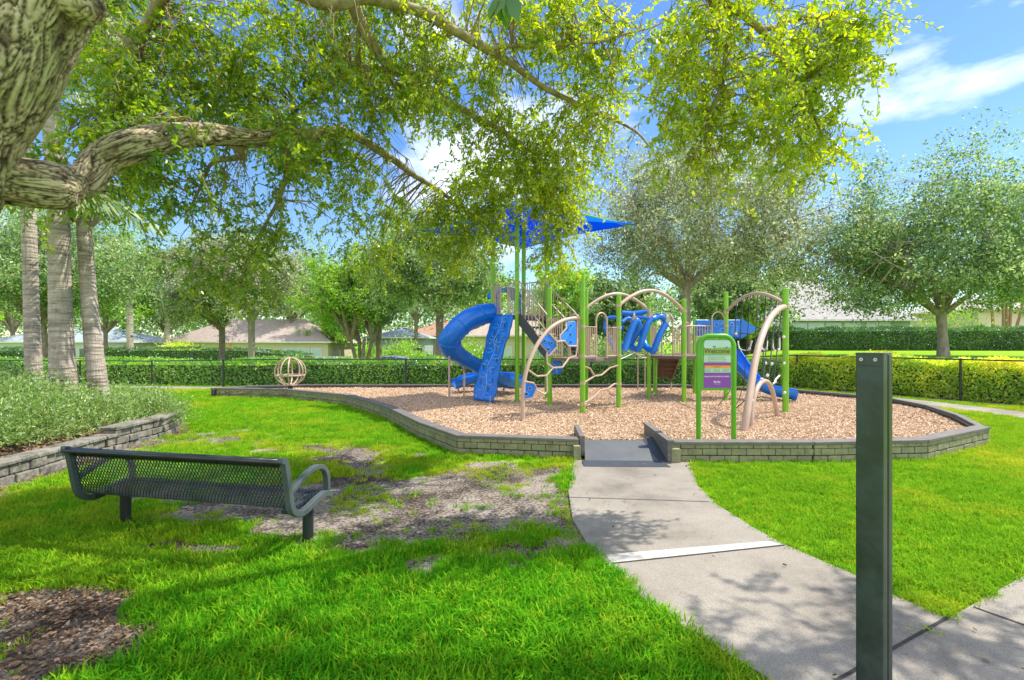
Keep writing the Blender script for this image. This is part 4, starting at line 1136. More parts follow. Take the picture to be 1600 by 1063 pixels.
# net climber: arched beam, big bent leg, small hoop, ropes and steps
nb_, npts = arch_beam(B3, NP, zof(B3, 488), zof(NP, 476), .36, .04)
leg_p = [P(1162.5, 684, 8.74), P(1163, 672, 8.74), P(1168, 640, 8.85), P(1174, 600, 9.1), P(1181, 560, 9.4), P(1189, 530, 9.7), P(1200, 503, 10.15), P(1211, 488, 10.6), P(1221, 481, 10.95), P(1227, 480, 11.1)]
MB().tube(spline(leg_p, 40), .062, 14).build('bent_leg', M['tan'], play, smooth=True)
hoop = [P(1173.5, 672, 9.2), P(1174, 660, 9.2), P(1176, 635, 9.3), P(1181, 612, 9.45), P(1188, 599, 9.65), P(1195, 595.5, 9.85), P(1202, 600, 10.0), P(1208, 615, 10.15), P(1212, 635, 10.3), P(1214, 650, 10.4), P(1214, 658, 10.42)]
MB().tube(spline(hoop, 36), .043, 12).build('step_hoop', M['tan'], play, smooth=True)
def rope(pix, r=.011, mat='rope', name='climbing_rope', sm=None): return pix_tube(pix, r, name, mat, sm)
lg_ = spline(leg_p, 40)
for k, (t, px, py, Y) in enumerate(((5, 1146, 566, 12.3), (8, 1150, 590, 11.9), (11, 1162, 606, 11.5), (14, 1176, 612, 11.0), (17, 1190, 612, 10.6))):
    a = npts[t]; b = P(px, py, Y); MB().tube([a, b], .011, 6).build('climbing_rope', M['rope'], play, smooth=True)
    c = a + Vector((0, 0, -.10)); MB().tube([a, c], .026, 8).build('rope_end', M['conn'], play, smooth=True)
for k, (t, px, py, Y) in enumerate(((19, 1192, 598, 9.8), (21, 1200, 600, 9.95), (23, 1207, 612, 10.1))):
    MB().tube([npts[t], P(px, py, Y)], .011, 6).build('climbing_rope', M['rope'], play, smooth=True)
rope([(1150, 520, 12.6), (1170, 522, 12.0), (1190, 524, 11.5), (1224, 520, 11.1)]); rope([(1148, 545, 12.4), (1165, 549, 11.9), (1185, 548, 11.2), (1226, 527, 11.1)])
rope([(1190, 560, 9.8), (1200, 562, 10.2), (1226, 567, 11.1)]); rope([(1187, 600, 9.7), (1176, 640, 9.6), (1172, 648, 9.5)]); rope([(1148, 640, 11.5), (1165, 625, 11.3), (1190, 620, 10.9), (1226, 626, 11.1)])
rope([(1122, 634, 12.0), (1140, 612, 12.2), (1150, 590, 12.4)]); rope([(1140, 650, 11.2), (1155, 624, 11.6), (1160, 606, 11.8)])
for pix in ([(1153, 533, 12.2), (1156, 545, 12.1), (1165, 548, 12.0), (1171, 545, 11.9), (1175, 533, 11.8)], [(1189, 533, 10.6), (1191, 545, 10.5), (1197, 546, 10.5), (1199, 533, 10.6)], [(1207, 530, 10.8), (1209, 546, 10.8), (1215, 548, 10.85), (1218, 545, 10.9), (1218, 528, 10.9)]):
    pix_tube(pix, .016, 'rope_step', 'conn', 18)
for px, py, Y in ((1224.5, 527, 11.0), (1225, 568, 11.0), (1226, 614, 11.0), (1175, 626, 9.25), (1190, 593, 9.7), (1199, 587, 9.9), (1211, 597, 10.4), (1196, 568, 10.3), (1206, 569, 10.6), (1171, 545, 11.9), (1197, 546, 10.5), (1216, 547, 10.8), (1150, 522, 12.5), (1209, 505, 10.9), (1216, 505, 11.0)):
    MB().ball(P(px, py, Y), .034, 8, 5).build('rope_connector', M['conn'], play, smooth=True)
rope([(1208, 600, 10.15), (1213, 592, 10.5), (1218, 587, 10.8)], .018, 'conn', 'rope_end')

# shade sail: four hips, sagging edges, on the tower posts
ctr = Vector((.22, 13.73, 0)); zc = 4.74
corn = [P(992, 350.5, 13.35), Vector((.38, 16.2, 4.66)), Vector((-2.45, 13.95, 4.72)), Vector((.1, 11.2, 4.70))]
apex = Vector((.22, 13.73, 5.55))
sv = []; sf = []; NS = 16
for q in range(4):
    a, b = corn[q], corn[(q + 1) % 4]; base = len(sv); mid = (a + b) / 2
    for i in range(NS + 1):          # from apex to edge
        r_ = i / NS
        for j in range(NS + 1):
            t = j / NS; e = lerp(a, b, t); e = e + (Vector((apex.x, apex.y, e.z)) - e) * (.20 * 4 * t * (1 - t)) + Vector((0, 0, -.03 * 4 * t * (1 - t)))
            p = lerp(apex, e, r_); p = p + Vector((0, 0, -.10 * 4 * r_ * (1 - r_) * .8))
            sv.append(p)
    for i in range(NS):
        for j in range(NS):
            k = base + i * (NS + 1) + j; sf.append((k, k + 1, k + NS + 2, k + NS + 1))
m, n, l, bs = nodes_of('shade_cloth'); n.clear()
out = n.new('ShaderNodeOutputMaterial'); d1 = n.new('ShaderNodeBsdfDiffuse'); d1.inputs['Color'].default_value = (.008, .18, .80, 1)
t1_ = n.new('ShaderNodeBsdfTranslucent'); t1_.inputs['Color'].default_value = (.008, .22, .95, 1)
mm = n.new('ShaderNodeMixShader'); mm.inputs[0].default_value = .45; l.new(d1.outputs[0], mm.inputs[1]); l.new(t1_.outputs[0], mm.inputs[2]); l.new(mm.outputs[0], out.inputs[0])
sail = MB().add(sv, sf).build('shade_sail', m, play, smooth=True)
sd = sail.modifiers.new('thickness', 'SOLIDIFY'); sd.thickness = .012
for c in corn:
    MB().tube([apex - Vector((0, 0, .04)), lerp(apex, c, .97) - Vector((0, 0, .06))], .03, 8).build('sail_rafter', M['green'], play, smooth=True)

def collar(p, z, r=.058, m='tan'):
    MB().tube([up(p.x, p.y, z - .03), up(p.x, p.y, z + .03)], r + .007, 16).build('post_clamp', M[m], play, smooth=True)
    c = up(p.x, p.y, z); MB().tube([c + Vector((.02, -r - .004, 0)), c + Vector((.02, -r - .016, 0))], .009, 8).build('clamp_bolt', M['steel'], play, smooth=True)
for p, zs in ((D2b, (ZD + .70, ZD + .06, zof(D2b, 631), zof(D2b, 599))), (D2c, (ZD + .70, ZD + .06, zof(D2c, 600), zof(D2c, 478))), (D2a, (ZD + .9, ZD + .05)), (D2d, (zof(D2d, 482),)), (A3, (ZD + .76, ZD + .05, zof(A3, 487))), (B3, (zof(B3, 488), ZD + .78)), (Fp, (ZT + .8, ZT + .04)), (Rp, (ZT + .9, ZT + .04)), (Lp, (ZT + .8,))):
    for z in zs: collar(p, z)
collar(NP, zof(NP, 480), .064)

# ---------------------------------------------------------------- foliage colours
L_FG = lmat('oak_leaf_near', (.07, .20, .022), (.28, .43, .03), (.60, .66, .06), .55, .4, .05, .488)
L_OLIVE = lmat('oak_leaf_olive', (.09, .14, .055), (.34, .39, .19), (.64, .67, .39), .45)
L_MID = lmat('oak_leaf_green', (.045, .125, .035), (.22, .36, .11), (.52, .60, .25), .45)
L_GREEN = lmat('fresh_leaf', (.11, .29, .025), (.28, .50, .05), (.52, .66, .09), .45)
L_DARK = lmat('hedge_leaf', (.035, .11, .022), (.085, .22, .04), (.20, .36, .08), .4, .35, .08)
L_HEDGE = lmat('clipped_hedge_leaf', (.09, .28, .03), (.24, .50, .055), (.45, .66, .11), .48, .4, .07)
L_GOLD = lmat('golden_shrub_leaf', (.22, .44, .04), (.64, .76, .08), (.95, .80, .14), .55)
L_JUN = lmat('feathery_shrub_leaf', (.08, .20, .04), (.24, .39, .085), (.56, .63, .23), .4)
L_PALM = lmat('palm_leaflet', (.035, .10, .015), (.10, .20, .02), (.30, .36, .06), .4)
L_DEAD = lmat('dead_frond', (.20, .12, .06), (.34, .22, .11), (.48, .34, .2), .25)
L_RED = lmat('red_flower', (.35, .02, .02), (.55, .05, .04), (.65, .18, .06), .3)
M['core'] = pmat('hedge_wood', (.07, .10, .03), (.04, .055, .02), 9, .95)

def tubes_np(mb, a, b, ra, rb, seg=4, bow=0.0, rnd_=None):
    a, b = Vector(a), Vector(b); m_ = (a + b) / 2
    if bow and rnd_: m_ = m_ + Vector((rnd_.uniform(-bow, bow), rnd_.uniform(-bow, bow), abs(rnd_.uniform(0, bow))))
    mb.tube([a, m_, b], [ra, (ra + rb) / 2, rb], seg, cap=False)

def oak(name, label, cat, px, Y, top, bottom, x0, x1, tw, leafmat, seed, nclump=150, nleaf=170, leaf=.13, group=None, bark='trunk', fork=None, stems=1, deep=None, holes=.0, lean=0.0):
    """broad tree: fork py, crown between x0..x1 and top..bottom (pixels at distance Y), trunk width in pixels"""
    r = random.Random(seed); R = np.random.RandomState(seed)
    x = (px - 800) / F * Y; gz0 = gz(x, Y); s = Y / F
    cx = ((x0 + x1) / 2 - 800) * s; rx = (x1 - x0) / 2 * s; zt = CAMZ - (top - HZ) * s; zb = CAMZ - (bottom - HZ) * s
    ry = deep or rx * .85; cz = zb + (zt - zb) * .42; ru, rd = zt - cz, cz - zb
    zf = CAMZ - ((fork if fork else bottom + (bottom - top) * .12) - HZ) * s
    zf = max(zf, gz0 + .8)
    t = empty(name, (x, Y, gz0), label, cat, group)
    tr = tw * s / 2
    tk = MB(); fork_p = Vector((x + lean, Y, zf))
    nl = 12
    if stems == 1:
        tk.tube([(x, Y, gz0 - .3), (x, Y, gz0 + .1), (x + lean * .2, Y, gz0 + (zf - gz0) * .3), (x + lean * .6, Y, gz0 + (zf - gz0) * .7), tuple(fork_p)], [tr * 1.5, tr * 1.25, tr * 1.02, tr * .95, tr * 1.0], 12)
        roots = [fork_p] * nl
    else:
        roots = []
        for k in range(stems):
            a = 6.283 * k / stems + .4; e = fork_p + Vector((math.cos(a), math.sin(a) * .6, 0)) * tr * 3.2
            tk.tube([(x + math.cos(a) * tr * .5, Y + math.sin(a) * tr * .5, gz0 - .2), tuple((Vector((x, Y, gz0)) + e) / 2 + Vector((0, 0, .0))), tuple(e)], [tr * .62, tr * .52, tr * .46], 9); roots += [e] * (nl // stems + 1)
    tk.build('trunk', M[bark], t, smooth=True)
    lm_ = MB(); nodes_ = []
    for k in range(nl):
        a = 6.283 * (k + r.uniform(-.3, .3)) / nl; rt = roots[k]
        el = r.uniform(.05, .9) if k else 1.0
        e = Vector((cx + math.cos(a) * rx * r.uniform(.6, .98) * (1 - .5 * max(0, el - .4)), Y + math.sin(a) * ry * r.uniform(.6, .98) * (1 - .5 * max(0, el - .4)), cz + ru * (el - .25) * .8))
        if k == 0: e = Vector((cx, Y, cz + ru * .65))
        mids = [rt - Vector((0, 0, tr * .5))]
        for q in (.25, .5, .75, 1):
            p = lerp(rt, e, q) + Vector((r.uniform(-1, 1), r.uniform(-1, 1), r.uniform(-.2, 1) + (1 - q) * .6)) * rx * .07; mids.append(p)
        rad_ = [tr * .62, tr * .46, tr * .33, tr * .20, tr * .08]
        lm_.tube(mids, rad_, 7, cap=False)
        for i in range(1, 5):
            nodes_.append((mids[i], rad_[i]))
            if i < 4: nodes_.append(((mids[i] + mids[i + 1]) / 2, (rad_[i] + rad_[i + 1]) / 2))
    # clump centres: shell of a lobed dome
    C = []
    while len(C) < nclump:
        v = np.array([r.gauss(0, 1), r.gauss(0, 1), r.gauss(0, 1)]); v /= np.linalg.norm(v)
        q = r.uniform(.35, 1.0) ** .6 * (1.0 if r.random() < .92 else r.uniform(1.0, 1.1))
        lob = .80 + .44 * noise.noise(Vector((v[0] * 1.9 + seed, v[1] * 1.9, v[2] * 1.9))) + .26 * noise.noise(Vector((v[0] * 5 + seed, v[1] * 5, v[2] * 5)))
        p = v * q * lob
        if holes and noise.noise(Vector((p[0] * 2.6, p[1] * 2.6, p[2] * 3 + seed))) < -holes: continue
        if p[2] < 0:
            f_ = max(.42, math.sqrt(1 - min(.92, p[2] ** 2))) ** -.85; p = np.array([p[0] * f_, p[1] * f_, p[2]])
        if holes and p[2] < .05 and math.hypot(p[0], p[1]) < .36 and r.random() < .8: continue
        z = p[2] * (ru if p[2] > 0 else rd)
        C.append((cx + p[0] * rx, Y + p[1] * ry, cz + z))
    C = np.array(C); tone = R.normal(0, .12, len(C))
    for c in C:
        cv = Vector(c); nd, nr_ = min(nodes_, key=lambda k: (k[0] - cv).length)
        tubes_np(lm_, nd, cv, min(nr_ * .6, .05 * rx / 5 + .01), .006, 4, .25, r)
    lm_.build('limbs', M[bark], t, smooth=True)
    cr = .118 * (rx + ry) / 2 + .17
    idx = np.repeat(np.arange(len(C)), nleaf); N = len(idx)
    off = R.normal(0, 1, (N, 3)); off = off / np.maximum(1, np.linalg.norm(off, axis=1, keepdims=True) / 1.5) * np.array([cr * .62, cr * .62, cr * .40])
    # leaves gather on small sprays inside the clump
    rdir = unit(C - np.array([fork_p.x, fork_p.y, fork_p.z]) + np.array([0, 0, .3]))
    spray = R.normal(0, 1, (len(C), 14, 3)) * np.array([cr * .5, cr * .5, cr * .32]) + rdir[:, None, :] * (R.uniform(-1.3, 1.5, (len(C), 14, 1)) * cr)
    pick = R.randint(0, 14, N); off = off * .45 + spray[idx, pick] * .85
    pos = C[idx] + off
    d = R.normal(0, 1, (N, 3)) + np.array([0, 0, -.15]); nrm = R.normal(0, .75, (N, 3)) + np.array([0, 0, 1.0])
    L_ = leaf * R.uniform(.6, 1.35, N); var = np.clip(.48 + tone[idx] + R.normal(0, .25, N), 0, 1)
    np_mesh('crown', leaf_polys(pos, d, nrm, L_, L_ * R.uniform(.4, .62, N)), 4, leafmat, t, var)
    return t

oak('oak_tree', 'broad olive-grey oak with open crown and tan limbs right behind the play structure', 'tree', 1072, 23, 198, 478, 872, 1308, 14, L_OLIVE, 11, 520, 165, .12, bark='trunk_pale', fork=448, holes=.16, deep=4.8)
oak('oak_tree', 'dense spreading oak on the grass bank at the right edge, before the tall dark hedge', 'tree', 1474, 21, 250, 512, 1238, 1700, 14, L_MID, 23, 480, 180, .125, bark='trunk_pale', fork=490, holes=.2, lean=-.1, deep=4.2)
oak('oak_tree', 'oak with forked brown trunk standing just left of the blue spiral slide', 'tree', 687, 23, 318, 490, 560, 800, 12, L_MID, 5, 270, 160, .13, fork=490, holes=.25)
oak('oak_tree', 'oak with dark single trunk between the white fence and the spiral slide', 'tree', 592, 29, 368, 515, 500, 680, 9, L_MID, 8, 210, 140, .14, fork=508, holes=.25)
oak('multi_stem_tree', 'slender several-stemmed tree beside the white picket fence', 'tree', 565, 28, 385, 510, 465, 625, 11, L_GREEN, 9, 150, 130, .14, fork=530, stems=4, holes=.2)
oak('oak_tree', 'pale-trunked oak in front of the brown-roofed house', 'tree', 393, 30, 358, 505, 280, 495, 10, L_OLIVE, 14, 260, 150, .14, bark='trunk_pale', fork=500, holes=.15)
oak('oak_tree', 'dark-trunked oak beside the pale one in front of the brown roof', 'tree', 347, 31, 388, 515, 245, 410, 9, L_OLIVE, 15, 180, 140, .14, fork=515)
oak('oak_tree', 'thick leaning oak half hidden behind the three palm trunks', 'tree', 74, 25, 308, 508, -80, 240, 12, L_MID, 16, 300, 160, .14, fork=505, lean=-.3)
far_ = [(165, 52, 335, 520, 90, 262, 'tall green tree far behind the palm trunks', L_GREEN), (262, 56, 352, 525, 190, 330, 'tree rising left of the brown roof', L_MID),
        (330, 66, 340, 500, 255, 420, 'grey-green tree standing behind the brown-roofed house', L_OLIVE), (455, 64, 372, 505, 400, 540, 'tree behind the right end of the brown roof', L_MID),
        (535, 60, 415, 545, 480, 590, 'bright green tree right of the brown-roofed house', L_GREEN), (650, 62, 352, 500, 575, 740, 'tall tree far behind the forked oak', L_MID),
        (745, 58, 385, 500, 695, 800, 'tree far behind the spiral slide', L_GREEN), (880, 44, 395, 540, 815, 960, 'leafy green tree far behind the stair rails', L_GREEN),
        (965, 40, 420, 545, 900, 1030, 'dark tree behind the second deck', L_MID), (1112, 36, 395, 520, 1050, 1235, 'dark low oak behind the rope net', L_MID),
        (1235, 66, 395, 500, 1175, 1300, 'tree behind the grey roof', L_OLIVE), (20, 60, 345, 520, -60, 90, 'tree at the far left edge behind the palms', L_GREEN),
        (1640, 60, 400, 500, 1560, 1720, 'tree at the far right edge behind the tan house', L_MID)]
for i, (px, Y, tp, bt, a, b, lab, lm_) in enumerate(far_):
    oak('background_tree', lab, 'tree', px, Y, tp, bt, a, b, 6, lm_, 60 + i, 150, 115, .27, 'background trees', fork=bt)

def shrub(name, label, cat, x, y, z, rx, ry, h, leafmat, n, leaf, seed, group=None, wide=.5, upw=.6, stems=6):
    R = np.random.RandomState(seed); r = random.Random(seed); t = empty(name, (x, y, z), label, cat, group)
    st = MB()
    for k in range(stems):
        a = r.uniform(0, 6.283); st.tube([(x, y, z - .1), (x + math.cos(a) * rx * .3, y + math.sin(a) * ry * .3, z + h * .5), (x + math.cos(a) * rx * .6, y + math.sin(a) * ry * .6, z + h * .85)], [.02, .014, .005], 5, cap=False)
    st.build('stems', M['twig'], t)
    nc = max(8, n // 90); v = R.normal(0, 1, (nc, 3)); v = unit(v); v[:, 2] = np.abs(v[:, 2]); q = R.uniform(.45, 1, (nc, 1)) ** .5
    C = v * q * np.array([rx, ry, h]); C[:, 2] = np.maximum(C[:, 2], .1 * h)
    idx = R.randint(0, nc, n); off = R.normal(0, 1, (n, 3)) * np.array([.2 * rx + .04, .2 * ry + .04, .16 * h + .03])
    pos = C[idx] + off; pos[:, 2] = np.abs(pos[:, 2]); d = R.normal(0, .8, (n, 3)) + unit(pos + 1e-6) * .6 + np.array([0, 0, upw]); nrm = R.normal(0, .8, (n, 3)) + np.array([0, 0, .8])
    L_ = leaf * R.uniform(.6, 1.4, n); var = np.clip(.3 + .35 * pos[:, 2] / h * 0 + .2 * R.rand(nc)[idx] + R.normal(.08, .2, n), 0, 1)
    np_mesh('foliage', leaf_polys(pos + np.array([x, y, z]), d, nrm, L_, L_ * wide), 4, leafmat, t, var)
    return t

def hedge(name, label, line, w, h, leafmat, seed, dens=420, leaf=.075, zoff=0.0, rough_=.1, tips=None):
    """clipped hedge along a line: woody core and leaves over its surface"""
    R = np.random.RandomState(seed); pts = [Vector((p[0], p[1])) for p in line]
    c = sum(pts, Vector((0, 0))) / len(pts); t = empty(name, (c.x, c.y, gz(c.x, c.y)), label, 'hedge')
    core_ = MB(); PO, DI, VA = [], [], []
    for i in range(len(pts) - 1):
        a, b = pts[i], pts[i + 1]; L = (b - a).length; tt = (b - a).normalized(); nn = Vector((-tt.y, tt.x)); k_ = max(1, int(L / 1.5))
        for k in range(k_):
            p, q = lerp(a, b, k / k_), lerp(a, b, (k + 1) / k_); z0, z1 = gz(p.x, p.y) + zoff, gz(q.x, q.y) + zoff; hw = w / 2 - .2; hh = h - .2
            vs = []
            for e, z in ((p, z0), (q, z1)):
                for s, u in ((-1, 0), (1, 0), (.85, 1), (-.85, 1)): vs.append((e.x + nn.x * s * hw, e.y + nn.y * s * hw, z - .1 + u * (hh + .1)))
            core_.add(vs, [(0, 1, 5, 4), (1, 2, 6, 5), (2, 3, 7, 6), (3, 0, 4, 7), (3, 2, 1, 0), (4, 5, 6, 7)])
        per = 2 * h + w; n = int(L * per * dens); s = R.rand(n) * L; u = R.rand(n) * per
        side = np.where(u < h, -1, np.where(u < h + w, 0, 1)); hgt = np.where(side == -1, u, np.where(side == 0, h, u - h - w)); acr = np.where(side == 0, u - h - w / 2, side * w / 2)
        bump_ = (fbm(s + i * 13, hgt * 1.0 + side * 7 + acr, .55, seed) - .5) * 2 * rough_ + R.normal(0, .035, n) - .03
        hgt = hgt * (1 + .26 * (fbm(s, s * 0, 1.7, seed + 9) - .5) + .18 * (fbm(s, s * 0, .5, seed + 10) - .5)); acr = acr + side * bump_; hgt = np.where(side == 0, hgt + bump_, hgt); hgt = np.maximum(hgt, .03)
        X = a.x + tt.x * s + nn.x * acr; Yy = a.y + tt.y * s + nn.y * acr; Z = ground_z(X, Yy) + zoff + hgt
        PO.append(np.stack([X, Yy, Z], 1)); out = np.stack([nn.x * side, nn.y * side, np.where(side == 0, 1.0, .35)], 1); DI.append(out)
        va = .45 + (fbm(s + i * 5, hgt + acr, .8, seed + 3) - .5) * .9 + R.normal(0, .16, n)
        if tips: va = va + tips * (sst(.35, 1.0, hgt / h) - .5)
        VA.append(va)
    core_.build('stems', M['core'], t)
    pos = np.concatenate(PO); out = np.concatenate(DI); va = np.clip(np.concatenate(VA), 0, 1); n = len(pos)
    d = R.normal(0, .8, (n, 3)) + out * .7; nrm = R.normal(0, .7, (n, 3)) + out; L_ = leaf * R.uniform(.6, 1.4, n)
    np_mesh('foliage', leaf_polys(pos, d, nrm, L_, L_ * .55), 4, leafmat, t, va)
    return t

def off_line(a, b, d):
    """points of the fence line from a to b moved outwards"""
    r = []
    pts = [Vector(p) for p in FENCE[a:b + 1]]
    for i, p in enumerate(pts):
        t = (pts[min(i + 1, len(pts) - 1)] - pts[max(i - 1, 0)]).normalized(); r.append((p.x - t.y * d, p.y + t.x * d))
    return r
l1 = off_line(0, 3, .75); l2 = off_line(3, 7, .75)
hedge('clipped_hedge', 'green hedge behind the black fence at the left, behind the palms and the lawn', l1[:-1] + [(-9.6, 20.05)], .9, .98, L_HEDGE, 71, 480, .085)
hedge('clipped_hedge', 'long green hedge behind the black fence at the back of the play area', [(-9.5, 20.03)] + l2[1:-1] + [(10.4, 20.1)], .9, 1.02, L_HEDGE, 72, 480, .085)
hedge('golden_hedge', 'yellow-green hedge with orange tips behind the black fence on the right', [(10.9, 20.1)] + off_line(8, 10, .62) , .85, 1.14, L_GOLD, 73, 1250, .085, rough_=.2, tips=.22)
hedge('tall_hedge', 'tall dark clipped hedge on the grass bank in front of the grey house', [(14.2, 36.6), (24, 36.3), (34, 35.6), (48, 34.5)], 1.3, 1.55, L_DARK, 74, 330, .11)
hedge('tall_hedge', 'dark low hedge in front of the brown-roofed house', [(-38.5, 48), (-29, 48), (-19.0, 48.4)], 1.4, 1.12, L_DARK, 75, 150, .14)
hedge('tall_hedge', 'dark hedge behind the palm trunks at the left edge', [(-46, 40), (-36, 40.5)], 1.4, 1.2, L_DARK, 76, 150, .13)
# garden shrubs beyond the fence
for i, (px, Y, rx, h, mat_, lab) in enumerate([(1482, 38.5, 2.6, 3.1, L_GREEN, 'bright green leafy shrub behind the tall hedge, beside the oak trunk'), (625, 40, 1.9, 2.2, L_GREEN, 'rounded bright shrub left of the spiral slide, beyond the parked car'),
        (655, 38, 1.3, 1.3, L_GREEN, 'low green shrub between the oak trunk and the bright shrub'), (578, 44, 1.5, 1.7, L_GREEN, 'green shrub beside the white picket fence'), (280, 52, 2.2, 1.6, L_GOLD, 'yellowish shrub at the left corner of the brown-roofed house'),
        (738, 30, 1.6, 2.0, L_GREEN, 'bright yellow-green shrub seen below the spiral slide'), (722, 34, 1.6, 1.6, L_GREEN, 'green shrub behind the lower end of the spiral slide'), (1010, 34, 2.2, 2.6, L_MID, 'dark shrub behind the blue hanging loops'), (935, 33, 2.4, 2.6, L_MID, 'dark shrub seen through the second deck rails'), (870, 32, 1.8, 2.0, L_DARK, 'dark shrub seen below the stairs')]):
    x = (px - 800) / F * Y; shrub('garden_shrub', lab, 'shrub', x, Y, gz(x, Y), rx, rx * .8, h, mat_, 3200, .17, 200 + i, 'shrubs beyond the fence')
def spiky(px, Y, h, label, seed, n=60):
    x = (px - 800) / F * Y; z = gz(x, Y); R = np.random.RandomState(seed); a = R.rand(n) * 6.283; el = R.uniform(.25, 1.35, n)
    t = empty('spiky_plant', (x, Y, z), label, 'plant'); base = np.tile([x, Y, z + h * .35], (n, 1)) + R.normal(0, .05, (n, 3))
    d = np.stack([np.cos(a) * np.cos(el), np.sin(a) * np.cos(el), np.sin(el)], 1); L_ = h * .7 * R.uniform(.7, 1.1, n)
    np_mesh('foliage', leaf_polys(base, d, R.normal(0, .3, (n, 3)) + [0, 0, 1], L_, L_ * .10), 4, L_GREEN, t, np.clip(R.normal(.75, .15, n), 0, 1))
    MB().tube([(x, Y, z - .1), (x, Y, z + h * .4)], [.09, .07], 8).build('stem', M['trunk'], t)
spiky(1171, 35, 2.9, 'bright green spiky plant behind the rope net', 3, 90)
shrub('flowering_plant', 'small red flowering plant in front of the brown-roofed house', 'plant', (354 - 800) / F * 50, 50, gz(-28, 50), .6, .5, 1.6, L_RED, 260, .16, 301)
shrub('flowering_plant', 'orange flowering shrub in front of the screened house', 'plant', (604 - 800) / F * 39.5, 38.9, gz(-10, 39), 1.0, .6, 1.75, L_RED, 260, .13, 302)
# far wood that closes the view: one mass
R_ = np.random.RandomState(500); PO, VA = [], []
for k in range(900):
    px = R_.uniform(-700, 1135) if k < 760 else R_.uniform(1420, 2300); Y = R_.uniform(74, 100)
    hh = (fbm(np.array([px]), np.array([0.0]), 150, 77)[0] * .75 + .5) * 13.5
    if px > 1135: hh *= .62
    zz_ = hh * R_.rand() ** .6; c = np.array([(px - 800) / F * Y, Y, zz_ - .6]); n_ = 110
    o_ = R_.normal(0, 1, (n_, 3)) * np.array([1.5, 1.2, .95]); PO.append(c + o_); VA.append(np.clip(R_.normal(.42, .12) + R_.normal(0, .15, n_), 0, 1))
PO = np.concatenate(PO); VA = np.concatenate(VA); n_ = len(PO); L_ = .55 * R_.uniform(.6, 1.3, n_)
tag(np_mesh('far_trees', leaf_polys(PO, R_.normal(0, 1, (n_, 3)), R_.normal(0, .7, (n_, 3)) + [0, 0, 1], L_, L_ * .55), 4, L_MID, None, VA), 'far mass of green trees closing the view behind the houses', 'far trees', None, 'stuff')

# ---------------------------------------------------------------- chain-link fence
fence = empty('chain_link_fence', (1, 18.8, 0), 'black chain-link fence running round the back and right of the play area', 'fence')
def fence_h(p): return .97 if p.x < -12 else (1.2 if p.x > 9.5 else (.97 + .1 * sst(-12, -8, p.x) + .13 * sst(6, 9.5, p.x)))
fp_ = [Vector(p) for p in FENCE]; fposts = []; wires = MB()
for i in range(len(fp_) - 1):
    a, b = fp_[i], fp_[i + 1]; L = (b - a).length; k_ = max(1, round(L / 3.0)); ha, hb = float(fence_h(a)), float(fence_h(b))
    MB().tube([up(a.x, a.y, ha), up(b.x, b.y, hb)], .022, 8).build('top_rail', M['fence'], fence, smooth=True)
    for k in range(k_): fposts.append((lerp(a, b, k / k_), ha + (hb - ha) * k / k_))
    t = (b - a).normalized(); n_ = int(L / .085); nn = Vector((-t.y, t.x)) * .02
    for k in range(-11, n_):
        for sg in (1, -1):
            s0, s1 = k * .085, k * .085 + .95
            q0, q1 = max(0, s0), min(L, s1)
            if q1 <= q0: continue
            z = lambda s: (s - s0) / .95 * .93 + .03
            za, zb = z(q0), z(q1)
            if sg < 0: za, zb = .99 - za, .99 - zb
            hs = (ha + hb) / 2 / 1.0
            pa = a + t * q0; pb = a + t * q1; w = .0022
            wires.add([(pa.x, pa.y, za * hs - w), (pa.x, pa.y, za * hs + w), (pb.x, pb.y, zb * hs + w), (pb.x, pb.y, zb * hs - w)], [(0, 1, 2, 3)])
wires.build('wire_mesh', M['fence'], fence)
for p, h in fposts + [(fp_[-1], 1.2)]:
    MB().tube([up(p.x, p.y, -.1), up(p.x, p.y, h + .03)], .032, 10).build('fence_post', M['fence'], fence, smooth=True)

# ---------------------------------------------------------------- raised bed with stone wall, palms and feathery shrubs
m, n, l, bs = nodes_of('sandstone_block')
bs.inputs['Roughness'].default_value = .9
geo = n.new('ShaderNodeNewGeometry'); nz1 = n.new('ShaderNodeTexNoise'); nz1.inputs['Scale'].default_value = 3.2; nz1.inputs['Detail'].default_value = 8; nz1.inputs['Roughness'].default_value = .7
nz2 = n.new('ShaderNodeTexNoise'); nz2.inputs['Scale'].default_value = 26; nz2.inputs['Detail'].default_value = 5
for k in (nz1, nz2): l.new(geo.outputs['Position'], k.inputs['Vector'])
r1 = ramp(n, [(.36, (.05, .05, .033)), (.47, (.16, .15, .12)), (.56, (.27, .245, .205)), (.75, (.35, .32, .27))])
ad = n.new('ShaderNodeMath'); ad.operation = 'MULTIPLY_ADD'; ad.inputs[1].default_value = .3; sc7 = n.new('ShaderNodeMath'); sc7.operation = 'MULTIPLY'; sc7.inputs[1].default_value = .70
l.new(nz1.outputs['Fac'], sc7.inputs[0]); l.new(nz2.outputs['Fac'], ad.inputs[0]); l.new(sc7.outputs[0], ad.inputs[2]); l.new(ad.outputs[0], r1.inputs[0]); l.new(r1.outputs[0], bs.inputs['Base Color'])
bp = n.new('ShaderNodeBump'); bp.inputs['Strength'].default_value = .8; bp.inputs['Distance'].default_value = .015; l.new(nz2.outputs['Fac'], bp.inputs['Height']); l.new(bp.outputs[0], bs.inputs['Normal'])
M['stone'] = m
M['soil'] = pmat('bed_soil', (.085, .06, .045), (.035, .028, .022), 9, .95, bump=.9, bscale=40)
swall = empty('stone_planter_wall', (-6.15, 8, 0), 'weathered grey stone block wall edging the planted bed at the left', 'planter wall')
rw = random.Random(12)
edge = [Vector(p) for p in BED[:12]]
cum = [0.0]
for i in range(len(edge) - 1): cum.append(cum[-1] + (edge[i + 1] - edge[i]).length)
